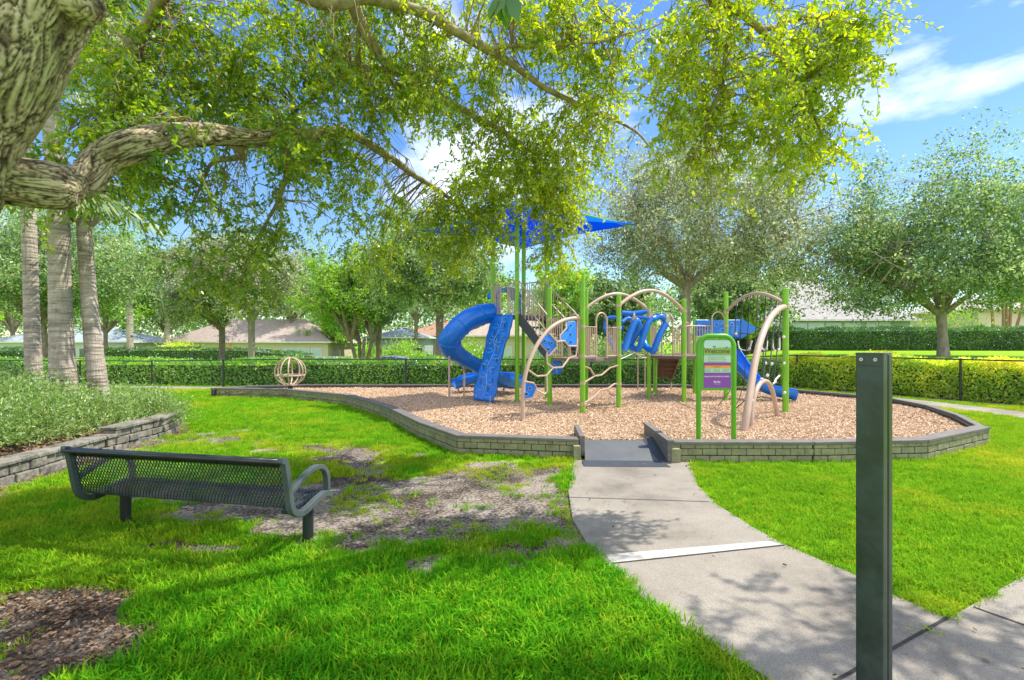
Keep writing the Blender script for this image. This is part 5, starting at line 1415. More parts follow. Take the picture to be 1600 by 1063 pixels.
def on_edge(s):
    for i in range(len(edge) - 1):
        if s <= cum[i + 1] or i == len(edge) - 2:
            t = (s - cum[i]) / (cum[i + 1] - cum[i]); d = (edge[i + 1] - edge[i]).normalized(); return lerp(edge[i], edge[i + 1], t), d
STEP = cum[4] + .25
for lo, hi, courses, h0 in ((0, STEP, 2, 0), (STEP, min(cum[-1], STEP + 8.5), 3, 0)):
    for cse in range(courses):
        s = lo - rw.uniform(0, .2); mb = MB(); hc = .115 if courses == 3 else .125
        while s < hi:
            bl = rw.uniform(.22, .36); s0, s1 = max(s, lo), min(s + bl, hi); s += bl + .008
            if s1 - s0 < .06: continue
            p, d = on_edge((s0 + s1) / 2); nn = Vector((-d.y, d.x))
            c = p + nn * (.10 + rw.uniform(-.026, .026)); mb.box((c.x, c.y, hc * (cse + .5) - .02), (s1 - s0, .2, hc - .008), math.atan2(d.y, d.x) + rw.uniform(-.07, .07))
        mb.build('stone_course', M['stone'], swall, bevel=.016)
    s = lo; mb = MB(); zc_ = courses * (.115 if courses == 3 else .125) - .02
    while s < hi - .05:
        bl = rw.uniform(.38, .6); s1 = min(s + bl, hi); p, d = on_edge((s + s1) / 2); nn = Vector((-d.y, d.x)); c = p + nn * (.12 + rw.uniform(-.01, .01))
        mb.box((c.x, c.y, zc_ + .026), (s1 - s - .008, .30, .052), math.atan2(d.y, d.x) + rw.uniform(-.02, .02), rw.uniform(-.012, .012)); s = s1
    mb.build('cap_stones', M['stone'], swall, bevel=.012)
_bi = [(p[0] + (-11 - p[0]) * .03, p[1] + (7.5 - p[1]) * .03) for p in BED]
def bed_z(x, y): return .20 + .28 * sst(.1, 2.2, poly_dist(x, y, BED, True)) + .06 * (fbm(x, y, .7, 61) - .5)
bed = grid_mesh('planting_bed', np.arange(-20, -5.9, .12), np.arange(3, 11.3, .12), bed_z, M['soil'], keep=lambda x, y: inpoly(x, y, _bi)); tag(bed, kind='structure')
xb = rs.uniform(-10, -6, 9000); yb = rs.uniform(4.6, 11, 9000); ok = inpoly(xb, yb, _bi); xb, yb = xb[ok], yb[ok]
mul = scatter('bark_mulch', np.stack([xb, yb, bed_z(xb, yb) + .015], 1), rs.rand(len(xb)) * 6.283, rs.normal(0, .3, (len(xb), 2)), .7 + .7 * rs.rand(len(xb)), [proto('mulch_flake', MB().box((0, 0, .004), (.06, .025, .008)), M['litter'])])
tag(mul, 'dark bark mulch covering the soil of the stone-edged bed', 'mulch')

# feathery shrubs
for i, (x, y, rx, h, lab) in enumerate([(-7.25, 6.5, .62, .55, 'feathery shrub at the left edge closest to the camera, by the lower stone wall'), (-8.6, 7.2, 1.0, .75, 'large pale feathery shrub at the left edge in front of the thin palm trunk'),
        (-7.15, 7.55, .62, .55, 'green feathery shrub in front of the thickest palm trunk'), (-7.95, 8.35, .75, .62, 'yellow-green feathery shrub growing round the foot of the thickest palm'), (-7.2, 8.75, .6, .5, 'feathery shrub below the leaning palm trunk'),
        (-6.75, 9.65, .5, .42, 'small feathery shrub at the rounded tip of the stone bed'), (-9.6, 9.0, 1.1, .75, 'yellowish feathery shrub round the foot of the thin palm'), (-7.6, 10.0, .8, .5, 'low feathery shrub behind the leaning palm trunk'), (-10.6, 7.9, 1.2, .85, 'tall feathery shrub at the far left of the bed'), (-8.3, 5.6, .8, .6, 'feathery shrub at the near end of the bed')]):
    R_ = np.random.RandomState(300 + i)
    shrub('feathery_shrub', lab, 'shrub', x, y, float(bed_z(np.array([x]), np.array([y]))[0]), rx, rx, h, L_JUN, int(11500 * rx), .058, 300 + i, 'feathery shrubs in the stone bed', wide=.32, upw=.55, stems=9)

m, n, l, bs = nodes_of('palm_bark')
bs.inputs['Roughness'].default_value = .9
tc = n.new('ShaderNodeTexCoord'); mp = n.new('ShaderNodeMapping'); mp.inputs['Scale'].default_value = (.6, .6, 5.0); l.new(tc.outputs['Object'], mp.inputs[0])
nz1 = n.new('ShaderNodeTexNoise'); nz1.inputs['Scale'].default_value = 4; nz1.inputs['Detail'].default_value = 6; l.new(mp.outputs[0], nz1.inputs['Vector'])
nz2 = n.new('ShaderNodeTexNoise'); nz2.inputs['Scale'].default_value = 2.2; nz2.inputs['Detail'].default_value = 8; nz2.inputs['Roughness'].default_value = .7; l.new(tc.outputs['Object'], nz2.inputs['Vector'])
mp2 = n.new('ShaderNodeMapping'); mp2.inputs['Scale'].default_value = (14, 14, 1.2); l.new(tc.outputs['Object'], mp2.inputs[0])
nz3 = n.new('ShaderNodeTexNoise'); nz3.inputs['Scale'].default_value = 2.0; nz3.inputs['Detail'].default_value = 4; l.new(mp2.outputs[0], nz3.inputs['Vector'])
r1 = ramp(n, [(.34, (.30, .25, .20)), (.5, (.46, .39, .325)), (.7, (.58, .50, .43))]); l.new(nz1.outputs['Fac'], r1.inputs[0])
r2 = ramp(n, [(.36, (.40, .37, .33)), (.46, (.9, .88, .86)), (.7, (1.05, 1.03, 1.0))]); l.new(nz2.outputs['Fac'], r2.inputs[0])
mx = n.new('ShaderNodeMix'); mx.data_type = 'RGBA'; mx.blend_type = 'MULTIPLY'; mx.inputs['Factor'].default_value = 1; l.new(r1.outputs[0], mx.inputs['A']); l.new(r2.outputs[0], mx.inputs['B']); l.new(mx.outputs['Result'], bs.inputs['Base Color'])
adb = n.new('ShaderNodeMath'); adb.operation = 'ADD'; l.new(nz1.outputs['Fac'], adb.inputs[0]); l.new(nz3.outputs['Fac'], adb.inputs[1])
bp = n.new('ShaderNodeBump'); bp.inputs['Strength'].default_value = 1.0; bp.inputs['Distance'].default_value = .05; l.new(adb.outputs[0], bp.inputs['Height']); l.new(bp.outputs[0], bs.inputs['Normal'])
M['palm'] = m
def palm(label, path, nfr, seed, frl=1.25, lowest=-.5):
    R = np.random.RandomState(seed); r = random.Random(seed)
    b = path[0]; t = empty('palm_tree', (b[0].x, b[0].y, b[0].z), label, 'palm tree', 'palms in the stone bed')
    # ringed trunk
    P3 = spline([k[0] for k in path], 90); rr_ = np.interp(np.linspace(0, len(path) - 1, 91), range(len(path)), [k[1] for k in path])
    rad_ = [q * (1 + .009 * math.sin(i * 2.1) + .014 * r.uniform(-1, 1)) for i, q in enumerate(rr_)]
    MB().tube(P3, rad_, 22).build('trunk', M['palm'], t, smooth=True)
    top = P3[-1]
    cr = MB()
    for k in range(22):
        a = k * 2.4; z = -.55 + .5 * k / 22; q = rr_[-1] * 1.05
        p0 = top + Vector((math.cos(a) * q, math.sin(a) * q, z)); cr.tube([p0, p0 + Vector((math.cos(a) * .12, math.sin(a) * .12, .2)), p0 + Vector((math.cos(a) * .22, math.sin(a) * .22, .34))], [.05, .04, .02], 5)
    cr.build('leaf_bases', M['twig'], t, smooth=True)
    pet = MB(); PO, DI, NO, LE, VA = [], [], [], [], []
    for k in range(nfr):
        a = k * 2.39996 + r.uniform(-.2, .2); el = lowest + (1.25 - lowest) * ((k * .618) % 1); ln = frl * r.uniform(.75, 1.1)
        dh = Vector((math.cos(a), math.sin(a), 0)); p0 = top + Vector((0, 0, -.1)); p1 = p0 + dh * ln * .55 * math.cos(el * .6) + Vector((0, 0, ln * .5 * math.sin(el))); p2 = p1 + dh * ln * .45 * math.cos(el) + Vector((0, 0, ln * (.35 * math.sin(el) - .22)))
        pet.tube([p0, p1, p2], [.022, .015, .010], 5, cap=False)
        dd = (p2 - p1).normalized(); sd_ = dd.cross(Vector((0, 0, 1))).normalized(); upv = sd_.cross(dd)
        dry_ = 1.0 if el < -.55 else 0
        for j in range(34):
            f = (j / 33 - .5) * 2; ang = f * 2.0; l_ = frl * .72 * (1 - .35 * f * f) * r.uniform(.85, 1.1)
            dv = dd * math.cos(ang) + sd_ * math.sin(ang); mid = p2 + dv * l_ * .55 + Vector((0, 0, -.03)); 
            nv = upv + sd_ * r.uniform(-.6, .6) * 1.0
            PO.append(p2); DI.append(dv); NO.append(nv); LE.append(l_ * .62); VA.append(np.clip(.45 + .25 * max(0, -el) + r.gauss(0, .12), 0, 1))
            PO.append(p2 + dv * l_ * .52); DI.append(dv * .75 + Vector((0, 0, -.75 + .2 * r.random()))); NO.append(nv); LE.append(l_ * .55); VA.append(np.clip(.6 + .25 * max(0, -el) + r.gauss(0, .12), 0, 1))
    pet.build('petioles', M['twig'], t)
    LE = np.array(LE); np_mesh('fronds', leaf_polys(np.array(PO), np.array(DI), np.array(NO), LE, LE * .085 + .012), 4, L_PALM, t, np.array(VA))
    return t
def gp(px, py, Y): return P(px, py, Y)
bz = lambda x, y: float(bed_z(np.array([x]), np.array([y]))[0])
palm('thin smooth palm trunk, leftmost of the three palms in the stone bed', [(Vector((gp(58, 0, 10.6).x, 10.6, .35)), .155), (gp(52, 560, 10.6), .142), (gp(48, 440, 10.6), .128), (gp(44, 320, 10.6), .122), (gp(36, 150, 10.6), .12), (gp(30, 60, 10.6), .12)], 26, 1, 1.35)
palm('thickest palm trunk, middle one of the three in the stone bed', [(Vector((gp(106, 0, 9.3).x, 9.3, .35)), .215), (gp(99, 590, 9.3), .20), (gp(95, 500, 9.3), .176), (gp(93, 400, 9.3), .165), (gp(91, 320, 9.3), .155), (gp(82, 200, 9.3), .145), (gp(74, 60, 9.3), .14), (gp(72, -40, 9.3), .14)], 26, 2, 1.4)
palm('leaning palm with fibrous brown collar, rightmost of the three in the stone bed', [(Vector((gp(160, 0, 9.6).x, 9.6, .3)), .17), (gp(152, 590, 9.6), .155), (gp(142, 500, 9.6), .132), (gp(135, 410, 9.6), .12), (gp(131, 350, 9.6), .115), (gp(130, 308, 9.6), .14)], 22, 3, 1.2, .0)
# two far palms
for i, (px, Y, tp) in enumerate(((203, 48, 420), (261, 54, 400))):
    x = (px - 800) / F * Y; b = Vector((x, Y, gz(x, Y)))
    palm(('tall far palm between the leaning palm and the brown roof', 'slim far palm at the left end of the brown roof')[i], [(b, .30), (P(px, 500, Y), .26), (P(px - 1, tp, Y), .25)], 20, 40 + i, 1.9)
# palm clump in front of the tan house
t_ = empty('palm_clump', ((1576 - 800) / F * 40, 40, gz(38, 40)), 'clump of slim tan palm stems in front of the tan house at the right edge', 'palm clump'); mb = MB(); PO, DI = [], []
for k, (px0, px1, py) in enumerate(((1552, 1548, 470), (1568, 1566, 462), (1576, 1580, 458), (1584, 1600, 466), (1574, 1570, 450))):
    a = P(px0, 525, 40); b = P(px1, py, 40); mb.tube([a, (a + b) / 2 + Vector((.05, 0, 0)), b], [.12, .1, .08], 7)
    for j in range(26): PO.append(b); an = j * 2.4; DI.append((math.cos(an), math.sin(an) * .8, .5 - .9 * ((j * .618) % 1)))
mb.build('stems', pmat('tan_palm_stem', (.42, .25, .12), (.30, .18, .09), 8, .8), t_, smooth=True)
R_ = np.random.RandomState(4); n_ = len(PO); L_ = R_.uniform(.9, 1.5, n_); np_mesh('fronds', leaf_polys(np.array([tuple(p) for p in PO]), np.array(DI), R_.normal(0, .4, (n_, 3)) + [0, 0, 1], L_, L_ * .13), 4, L_PALM, t_, R_.uniform(.5, 1, n_))

# ---------------------------------------------------------------- houses, white fence, parked car
M['glass'] = pmat('dark_window', (.10, .13, .15), (.07, .09, .11), 2, .12, spec=.8)
M['blind'] = pmat('window_blind', (.50, .60, .60), (.42, .52, .52), 2, .25)
def house(label, px0, px1, Y, depth, eave_py, ridge_py, base_z, wall_c, roof_c, wins=(), hip=True, trim=(.75, .74, .68), over=.5, win_mat='blind', name='house', wz=(.9, 2.1)):
    s = Y / F; x0, x1 = (px0 - 800) * s, (px1 - 800) * s; ze = CAMZ - (eave_py - HZ) * s; zr = CAMZ - (ridge_py - HZ) * (Y + depth / 2) / F
    t = empty(name, ((x0 + x1) / 2, Y, base_z), label, 'house')
    wm = pmat(name + '_wall_' + str(int(px0)), wall_c, tuple(c * .92 for c in wall_c), 1.5, .85, bump=.15, bscale=40); rm = pmat(name + '_roof_' + str(int(px0)), roof_c, tuple(c * .78 for c in roof_c), 3, .9, bump=.5, bscale=14)
    tm = pmat(name + '_trim_' + str(int(px0)), trim, None, 3, .6, rvar=.05)
    w = MB().box(((x0 + x1) / 2, Y + depth / 2, (base_z - .5 + ze) / 2), (x1 - x0 - over * 2, depth - over * 2, ze - base_z + .5 - .02)).build('wall', wm, t)
    ins = depth / 2 if hip else 0.01
    a = [(x0, Y, ze), (x1, Y, ze), (x1, Y + depth, ze), (x0, Y + depth, ze), (x0 + ins, Y + depth / 2, zr), (x1 - ins, Y + depth / 2, zr)]
    MB().add(a, [(0, 1, 5, 4), (1, 2, 5), (2, 3, 4, 5), (3, 0, 4), (3, 2, 1, 0)]).build('roof', rm, t)
    fb_ = MB(); 
    for p, q in (((x0, Y - .01), (x1, Y - .01)), ((x0 - .01, Y), (x0 - .01, Y + depth)), ((x1 + .01, Y), (x1 + .01, Y + depth))): fb_.beam((*p, ze - .07), (*q, ze - .07), .05, .14)
    fb_.build('fascia', tm, t)
    yw = Y + over
    for k, (a, b) in enumerate(wins):
        xa, xb = (a - 800) * s, (b - 800) * s
        if isinstance(win_mat, str): gm = M[win_mat]
        f = MB().box(((xa + xb) / 2, yw - .02, base_z + (wz[0] + wz[1]) / 2), (xb - xa, .08, wz[1] - wz[0])).build('window', tm, t)
        MB().box(((xa + xb) / 2, yw - .05, base_z + (wz[0] + wz[1]) / 2), (xb - xa - .14, .05, wz[1] - wz[0] - .14)).build('pane', gm, f)
    return t
house('pale house with light grey-blue roof behind the palm trunks', -30, 197, 58, 9, 534, 512, -1.05, (.62, .63, .58), (.36, .42, .46), ((3, 24), (26, 44), (118, 132), (165, 180)), win_mat='glass')
house('cream house with brown shingle hip roof behind the two oaks at the left', 251, 517, 58, 10, 534, 499, -1.05, (.60, .52, .36), (.42, .34, .30), ((312, 328), (365, 390), (394, 420), (438, 456), (458, 480), (484, 500)), win_mat='blind')
house('screened white-framed house beyond the parked car', 565, 668, 62, 9, 527, 512, -1.0, (.30, .33, .36), (.34, .39, .45), ((578, 596), (600, 616), (620, 640), (645, 660)), win_mat='glass')
house('house with terracotta roof partly hidden behind the forked oak', 630, 742, 70, 10, 524, 498, -1.0, (.55, .45, .35), (.45, .27, .17), ((690, 704), (712, 730)), win_mat='glass')
house('beige house with tan roof seen below the spiral slide', 722, 905, 52, 9, 524, 493, -.8, (.58, .48, .36), (.42, .34, .27), ((742, 752), (774, 800), (830, 850)), win_mat='blind')
house('long grey-green house with grey shingle roof behind the tall hedge', 1172, 1440, 42, 11, 499, 440, 1.1, (.36, .42, .36), (.38, .36, .33), ((1240, 1266), (1268, 1293), (1295, 1320), (1325, 1350), (1360, 1378), (1380, 1400)), win_mat='blind', wz=(.9, 2.25))
house('tan house at the right edge behind the palm clump', 1528, 1700, 46, 9, 482, 462, 1.1, (.66, .52, .40), (.50, .42, .36), ((1548, 1560), (1585, 1610)), win_mat='blind', wz=(.9, 2.2))
pc = empty('screen_enclosure', ((1190 - 800) / F * 40, 40, 1.1), 'white-framed screen enclosure at the left end of the grey house', 'screen enclosure')
pm_ = MB(); A = lambda px, py, Y=40: P(px, py, Y)
for a, b in ((A(1128, 502), A(1232, 501)), (A(1150, 528), A(1150, 502)), (A(1176, 528), A(1176, 502)), (A(1205, 528), A(1205, 502)), (A(1215, 528), A(1215, 502)), (A(1176, 502), A(1180, 478, 44)), (A(1205, 502), A(1207, 472, 44)), (A(1140, 478, 44), A(1225, 474, 44)), (A(1128, 528), A(1128, 502)), (A(1128, 502), A(1140, 478, 44))): pm_.beam(a, b, .08, .08)
pm_.build('frame', M['white'], pc)
wf = empty('picket_fence', ((522 - 800) / F * 47, 47, gz(-16, 47)), 'white picket fence at the right end of the dark low hedge', 'fence')
zf0 = gz(-16, 47)
for i in range(26):
    x = (494 - 800 + 56 * i / 25) / F * 47; MB().box((x, 47, zf0 + .45), (.09, .03, .98)).build('picket', M['white'], wf)
for z in (.2, .75): MB().box(((522 - 800) / F * 47, 47.03, zf0 + z), (56 / F * 47, .03, .08)).build('fence_rail', M['white'], wf)

# parked car: only its roof shows above the hedge
M['car'] = pmat('blue_grey_car_paint', (.28, .36, .46), (.25, .33, .43), 2, .25, metallic=.4, spec=.7)
cx, cy = (602 - 800) / F * 30.5, 30.5; cz = gz(cx, cy) - .05
car = empty('parked_car', (cx, cy, cz), 'blue-grey parked car whose roof shows above the hedge behind the play area', 'car')
def section(xs_, prof_):
    return [(cx + xs_, cy + y, cz + z) for y, z in prof_]
body = [(-2.25, .35, .62, .80), (-2.15, .28, .80, .84), (-1.4, .25, .92, .87), (-.95, .25, .98, .88), (0, .25, 1.0, .89), (1.0, .25, 1.0, .89), (1.9, .27, .98, .87), (2.2, .32, .85, .82), (2.25, .4, .7, .78)]
def loft(rows, fn, name, mat, parent):
    vs = []; fs = []; k_ = None
    for row in rows:
        ring = fn(row); k_ = len(ring); vs += ring
    for i in range(len(rows) - 1):
        for k in range(k_): fs.append((i * k_ + k, i * k_ + (k + 1) % k_, (i + 1) * k_ + (k + 1) % k_, (i + 1) * k_ + k))
    fs += [tuple(range(k_)), tuple(range((len(rows) - 1) * k_, len(rows) * k_))]
    return MB().add(vs, fs).build(name, mat, parent, smooth=True)
loft(body, lambda b: section(b[0], [(-b[3], b[1] + .1), (-b[3] - .02, (b[1] + b[2]) / 2), (-b[3] + .06, b[2] - .05), (-b[3] + .16, b[2]), (b[3] - .16, b[2]), (b[3] - .06, b[2] - .05), (b[3] + .02, (b[1] + b[2]) / 2), (b[3], b[1] + .1), (b[3] - .1, b[1]), (-b[3] + .1, b[1])]), 'body', M['car'], car)
cab = [(-1.15, .98, .76, .98), (-.55, 1.40, .64, .98), (0, 1.47, .62, .98), (.7, 1.47, .62, .98), (1.4, 1.40, .62, .98), (1.9, 1.0, .74, .98)]
loft(cab, lambda b: section(b[0], [(-.80, b[3] - .02), (-.78, b[3]), (-b[2] - .02, b[1] - .06), (b[2] + .02, b[1] - .06), (.78, b[3]), (.80, b[3] - .02)]), 'windows', M['glass'], car)
loft([(b[0] * .86 + .03, b[1] + .012, b[2], b[1] - .045) for b in cab[1:5]], lambda b: section(b[0], [(-b[2] - .03, b[3]), (-b[2] + .06, b[1]), (b[2] - .06, b[1]), (b[2] + .03, b[3])]), 'roof_panel', M['car'], car)
for sx_ in (-1.4, 1.4):
    for sy_ in (-.80, .80):
        w_ = MB().tube([(cx + sx_, cy + sy_ - .1, cz + .32), (cx + sx_, cy + sy_ + .1, cz + .32)], .32, 20).build('tyre', M['dark'], car, smooth=True)
        MB().tube([(cx + sx_, cy + sy_ - .11, cz + .32), (cx + sx_, cy + sy_ + .11, cz + .32)], .2, 16).build('rim', M['steel'], w_, smooth=True)
road_pts = [(-60, 32.5), (-30, 31.5), (-8, 31), (4, 32), (9, 40), (11, 60)]
rp_ = strip(road_pts, 5.5); rv = []; 
lft = rp_[:len(road_pts)]; rgt = rp_[len(road_pts):][::-1]
for a, b in zip(lft, rgt): rv += [(*a, gz(*a) + .03), (*b, gz(*b) + .03)]
rd_ = MB().add(rv, [(2 * i, 2 * i + 1, 2 * i + 3, 2 * i + 2) for i in range(len(road_pts) - 1)]).build('road', pmat('asphalt', (.06, .06, .062), (.045, .045, .047), 8, .9), None, origin=(0, 0, 0)); tag(rd_, kind='structure')

# ---------------------------------------------------------------- the live oak overhead
fo = empty('live_oak', (-3.9, 3.2, 0), 'large furrowed live oak reaching over the lawn and the bench from the left edge', 'tree')
m, n, l, bs = nodes_of('furrowed_oak_bark')
bs.inputs['Roughness'].default_value = .95; bs.inputs['Specular IOR Level'].default_value = .15
at = n.new('ShaderNodeAttribute'); at.attribute_name = 'ridge'
geo = n.new('ShaderNodeNewGeometry'); nz = n.new('ShaderNodeTexNoise'); nz.inputs['Scale'].default_value = 38; nz.inputs['Detail'].default_value = 6; l.new(geo.outputs['Position'], nz.inputs['Vector'])
nzb = n.new('ShaderNodeTexNoise'); nzb.inputs['Scale'].default_value = 3; nzb.inputs['Detail'].default_value = 6; l.new(geo.outputs['Position'], nzb.inputs['Vector'])
sm_ = n.new('ShaderNodeMath'); sm_.operation = 'MULTIPLY_ADD'; sm_.inputs[1].default_value = .55; hf = n.new('ShaderNodeMath'); hf.operation = 'MULTIPLY'; hf.inputs[1].default_value = .5
l.new(nz.outputs['Fac'], hf.inputs[0]); l.new(at.outputs['Fac'], sm_.inputs[0]); l.new(hf.outputs[0], sm_.inputs[2])
r1 = ramp(n, [(.26, (.055, .04, .028)), (.44, (.22, .17, .115)), (.60, (.42, .345, .235)), (.85, (.58, .50, .38))]); l.new(sm_.outputs[0], r1.inputs[0])
r2 = ramp(n, [(.45, (1, 1, 1)), (.68, (.72, .88, .55))]); l.new(nzb.outputs['Fac'], r2.inputs[0])
mx = n.new('ShaderNodeMix'); mx.data_type = 'RGBA'; mx.blend_type = 'MULTIPLY'; mx.inputs['Factor'].default_value = .8; l.new(r1.outputs[0], mx.inputs['A']); l.new(r2.outputs[0], mx.inputs['B']); l.new(mx.outputs['Result'], bs.inputs['Base Color'])
bp = n.new('ShaderNodeBump'); bp.inputs['Strength'].default_value = .6; bp.inputs['Distance'].default_value = .01; l.new(nz.outputs['Fac'], bp.inputs['Height']); l.new(bp.outputs[0], bs.inputs['Normal'])
M['bark'] = m
def bark_limb(path, name, parent, nring=160, nseg=90, amp=.03, cells=1.0):
    """limb with furrowed bark: a fine tube whose surface is pushed by stretched cellular noise"""
    C = spline([k[0] for k in path], nring); R_ = np.interp(np.linspace(0, len(path) - 1, nring + 1), range(len(path)), [k[1] for k in path])
    vs = []; ridge = []; u = None; s = 0.0
    for i in range(nring + 1):
        t = (C[min(i + 1, nring)] - C[max(i - 1, 0)]).normalized()
        if i: s += (C[i] - C[i - 1]).length
        if u is None: u = t.orthogonal().normalized()
        u = (u - t * u.dot(t)).normalized(); w = t.cross(u)
        for k in range(nseg):
            a = 2 * math.pi * k / nseg; ca, sa = math.cos(a), math.sin(a); r0 = R_[i]
            q = Vector((ca * r0 * 20, sa * r0 * 20, s * 4.2)) * cells
            q = q + Vector((noise.noise(q * .5), noise.noise(q * .5 + Vector((9, 2, 4))), noise.noise(q * .6 + Vector((3, 8, 1))))) * 1.3
            e1 = min(1.0, abs(noise.noise(q)) * 4.2); e2 = min(1.0, abs(noise.noise(q * 2.05 + Vector((4, 4, 1)))) * 3.6)
            e = min(e1, .25 + .75 * e2) * (.82 + .3 * noise.noise(q * 4.3)); big = noise.noise(Vector((ca * r0 * 3, sa * r0 * 3, s * 1.6)))
            rr2 = r0 * (1 + .07 * big) + amp * (e - .6); vs.append(C[i] + (u * ca + w * sa) * rr2); ridge.append(max(0.0, min(1.0, e)))
    fs = []
    for i in range(nring):
        for k in range(nseg):
            l_ = (k + 1) % nseg; fs.append((i * nseg + k, i * nseg + l_, (i + 1) * nseg + l_, (i + 1) * nseg + k))
    fs.append(tuple(reversed(range(nseg)))); fs.append(tuple(range(nring * nseg, (nring + 1) * nseg)))
    o = MB().add(vs, fs).build(name, M['bark'], parent, smooth=False)
    o.data.polygons.foreach_set('use_smooth', [True] * len(o.data.polygons))
    a_ = o.data.attributes.new('ridge', 'FLOAT', 'POINT'); a_.data.foreach_set('value', np.array(ridge, np.float32))
    return o
V = Vector
bark_limb([(V((-4.05, 3.2, -.3)), .58), (V((-4.03, 3.2, .2)), .46), (V((-3.98, 3.2, 1.3)), .38), (V((-3.82, 3.2, 2.1)), .345), (P(-104, 300, 3.2), .30), (P(-62, 190, 3.15), .315), (P(-10, 95, 3.1), .325), (P(36, 5, 3.1), .32), (P(100, -120, 3.0), .29), (P(260, -330, 2.9), .27), (P(520, -560, 2.9), .2)], 'trunk', fo, 600, 250, .021)
bark_limb([(P(42, -30, 3.12), .12), (P(110, 0, 3.1), .13), (P(138, 8, 3.08), .11), (P(152, 13, 3.07), .05)], 'branch_stub', fo, 50, 60, .02)
bark_limb([(P(-120, 258, 3.25), .165), (P(-40, 273, 3.35), .165), (P(20, 283, 3.42), .162), (P(80, 290, 3.5), .160), (P(108, 294, 3.55), .148), (P(125, 297, 3.58), .105), (P(132, 299, 3.59), .035)], 'limb', fo, 240, 150, .009, 1.2)
limb_b = [(P(90, 300, 3.75), .07), (P(130, 282, 3.85), .11), (P(160, 252, 3.95), .12), (P(200, 231, 4.0), .125), (P(260, 216, 4.3), .115), (P(330, 211, 4.7), .098), (P(390, 216, 5.0), .085), (P(440, 215, 5.3), .075)]
bark_limb(limb_b, 'limb', fo, 300, 120, .009, 1.2)
paths = {
 'a': [(P(425, 216, 5.2), .078), (P(500, 206, 5.8), .066), (P(545, 210, 6.1), .058), (P(590, 232, 6.4), .05), (P(640, 268, 6.8), .04), (P(700, 310, 7.3), .028), (P(770, 358, 7.8), .014)],
 'b': [(P(260, -330, 2.9), .16), (P(330, -90, 3.9), .13), (P(480, -8, 4.6), .10), (P(620, 8, 5.0), .086), (P(700, 40, 5.3), .076), (P(760, 75, 5.6), .066), (P(830, 125, 6.0), .054), (P(900, 162, 6.3), .042), (P(980, 200, 6.8), .028), (P(1030, 245, 7.2), .014)],
 'c': [(P(420, -200, 3.6), .13), (P(525, -50, 4.7), .10), (P(552, 20, 5.0), .086), (P(590, 80, 5.3), .08), (P(625, 112, 5.5), .074), (P(680, 150, 5.9), .064), (P(740, 178, 6.2), .054), (P(800, 215, 6.6), .044), (P(842, 258, 7.0), .034), (P(872, 300, 7.3), .024), (P(905, 345, 7.6), .012)],
 'd': [(P(620, 108, 5.48), .05), (P(560, 110, 5.6), .048), (P(520, 138, 5.8), .044), (P(470, 172, 6.0), .038), (P(430, 190, 6.2), .028), (P(370, 182, 6.4), .016)],
 'e': [(P(520, -560, 2.9), .17), (P(800, -260, 3.6), .11), (P(980, -120, 4.2), .08), (P(1100, -30, 4.6), .05), (P(1190, 50, 4.95), .034), (P(1250, 130, 5.15), .022), (P(1285, 215, 5.3), .010)],
 'f': [(P(1100, -30, 4.6), .04), (P(1132, 80, 4.9), .026), (P(1112, 180, 5.1), .018), (P(1080, 245, 5.2), .008)],
 'g': [(P(760, 75, 5.6), .04), (P(860, 72, 5.7), .03), (P(960, 60, 5.9), .022), (P(1060, 20, 6.1), .012)],
 'h': [(P(560, 30, 5.05), .04), (P(562, 100, 5.4), .034), (P(580, 170, 5.9), .026), (P(600, 215, 6.2), .018), (P(640, 250, 6.4), .008)],
 'i': [(P(330, 211, 4.7), .05), (P(380, 240, 5.2), .04), (P(330, 262, 5.4), .02), (P(300, 330, 5.6), .01)],
 'j': [(P(440, 215, 5.3), .05), (P(450, 270, 5.8), .03), (P(420, 340, 6.0), .018), (P(380, 420, 6.0), .008)],
 'k': [(P(330, -90, 3.9), .09), (P(250, 0, 4.6), .06), (P(215, 90, 5.0), .035), (P(200, 170, 5.1), .016)],
 'l': [(P(1190, 50, 4.95), .03), (P(1260, 30, 5.05), .022), (P(1330, 60, 5.1), .01)],
 'm': [(P(800, -260, 3.6), .12), (V((2.6, 3.4, 5.1)), .09), (V((4.0, 3.4, 5.0)), .06), (V((5.6, 3.8, 5.1)), .03)],
 'n': [(P(520, -560, 2.9), .13), (V((.6, 3.0, 5.4)), .09), (V((1.8, 2.6, 5.2)), .05)],
}
bm2 = MB(); nodes2 = []
for key, pth in paths.items():
    nn_ = 8 * len(pth); C = spline([p for p, _ in pth], nn_); R_ = np.interp(np.linspace(0, len(pth) - 1, nn_ + 1), range(len(pth)), [q for _, q in pth])
    rr3 = random.Random(ord(key)); C = [c + V((noise.noise(c * 2.1), noise.noise(c * 2.1 + V((5, 0, 0))), noise.noise(c * 2.1 + V((0, 7, 0))))) * .06 for c in C]
    mbk = MB().tube(C, [(.68 if key in 'bcdgh' else 1) * q * (1 + .12 * noise.noise(c * 7)) for q, c in zip(R_, C)], 14 if R_[0] > .06 else 9)
    mbk.build('branch', M['twigbark'] if 'twigbark' in M else M['trunk'], fo, smooth=True)
    nodes2 += [(c, q) for c, q in zip(C[2:], R_[2:])]
NX = np.array([tuple(c) for c, _ in nodes2]); NR = np.array([q for _, q in nodes2])

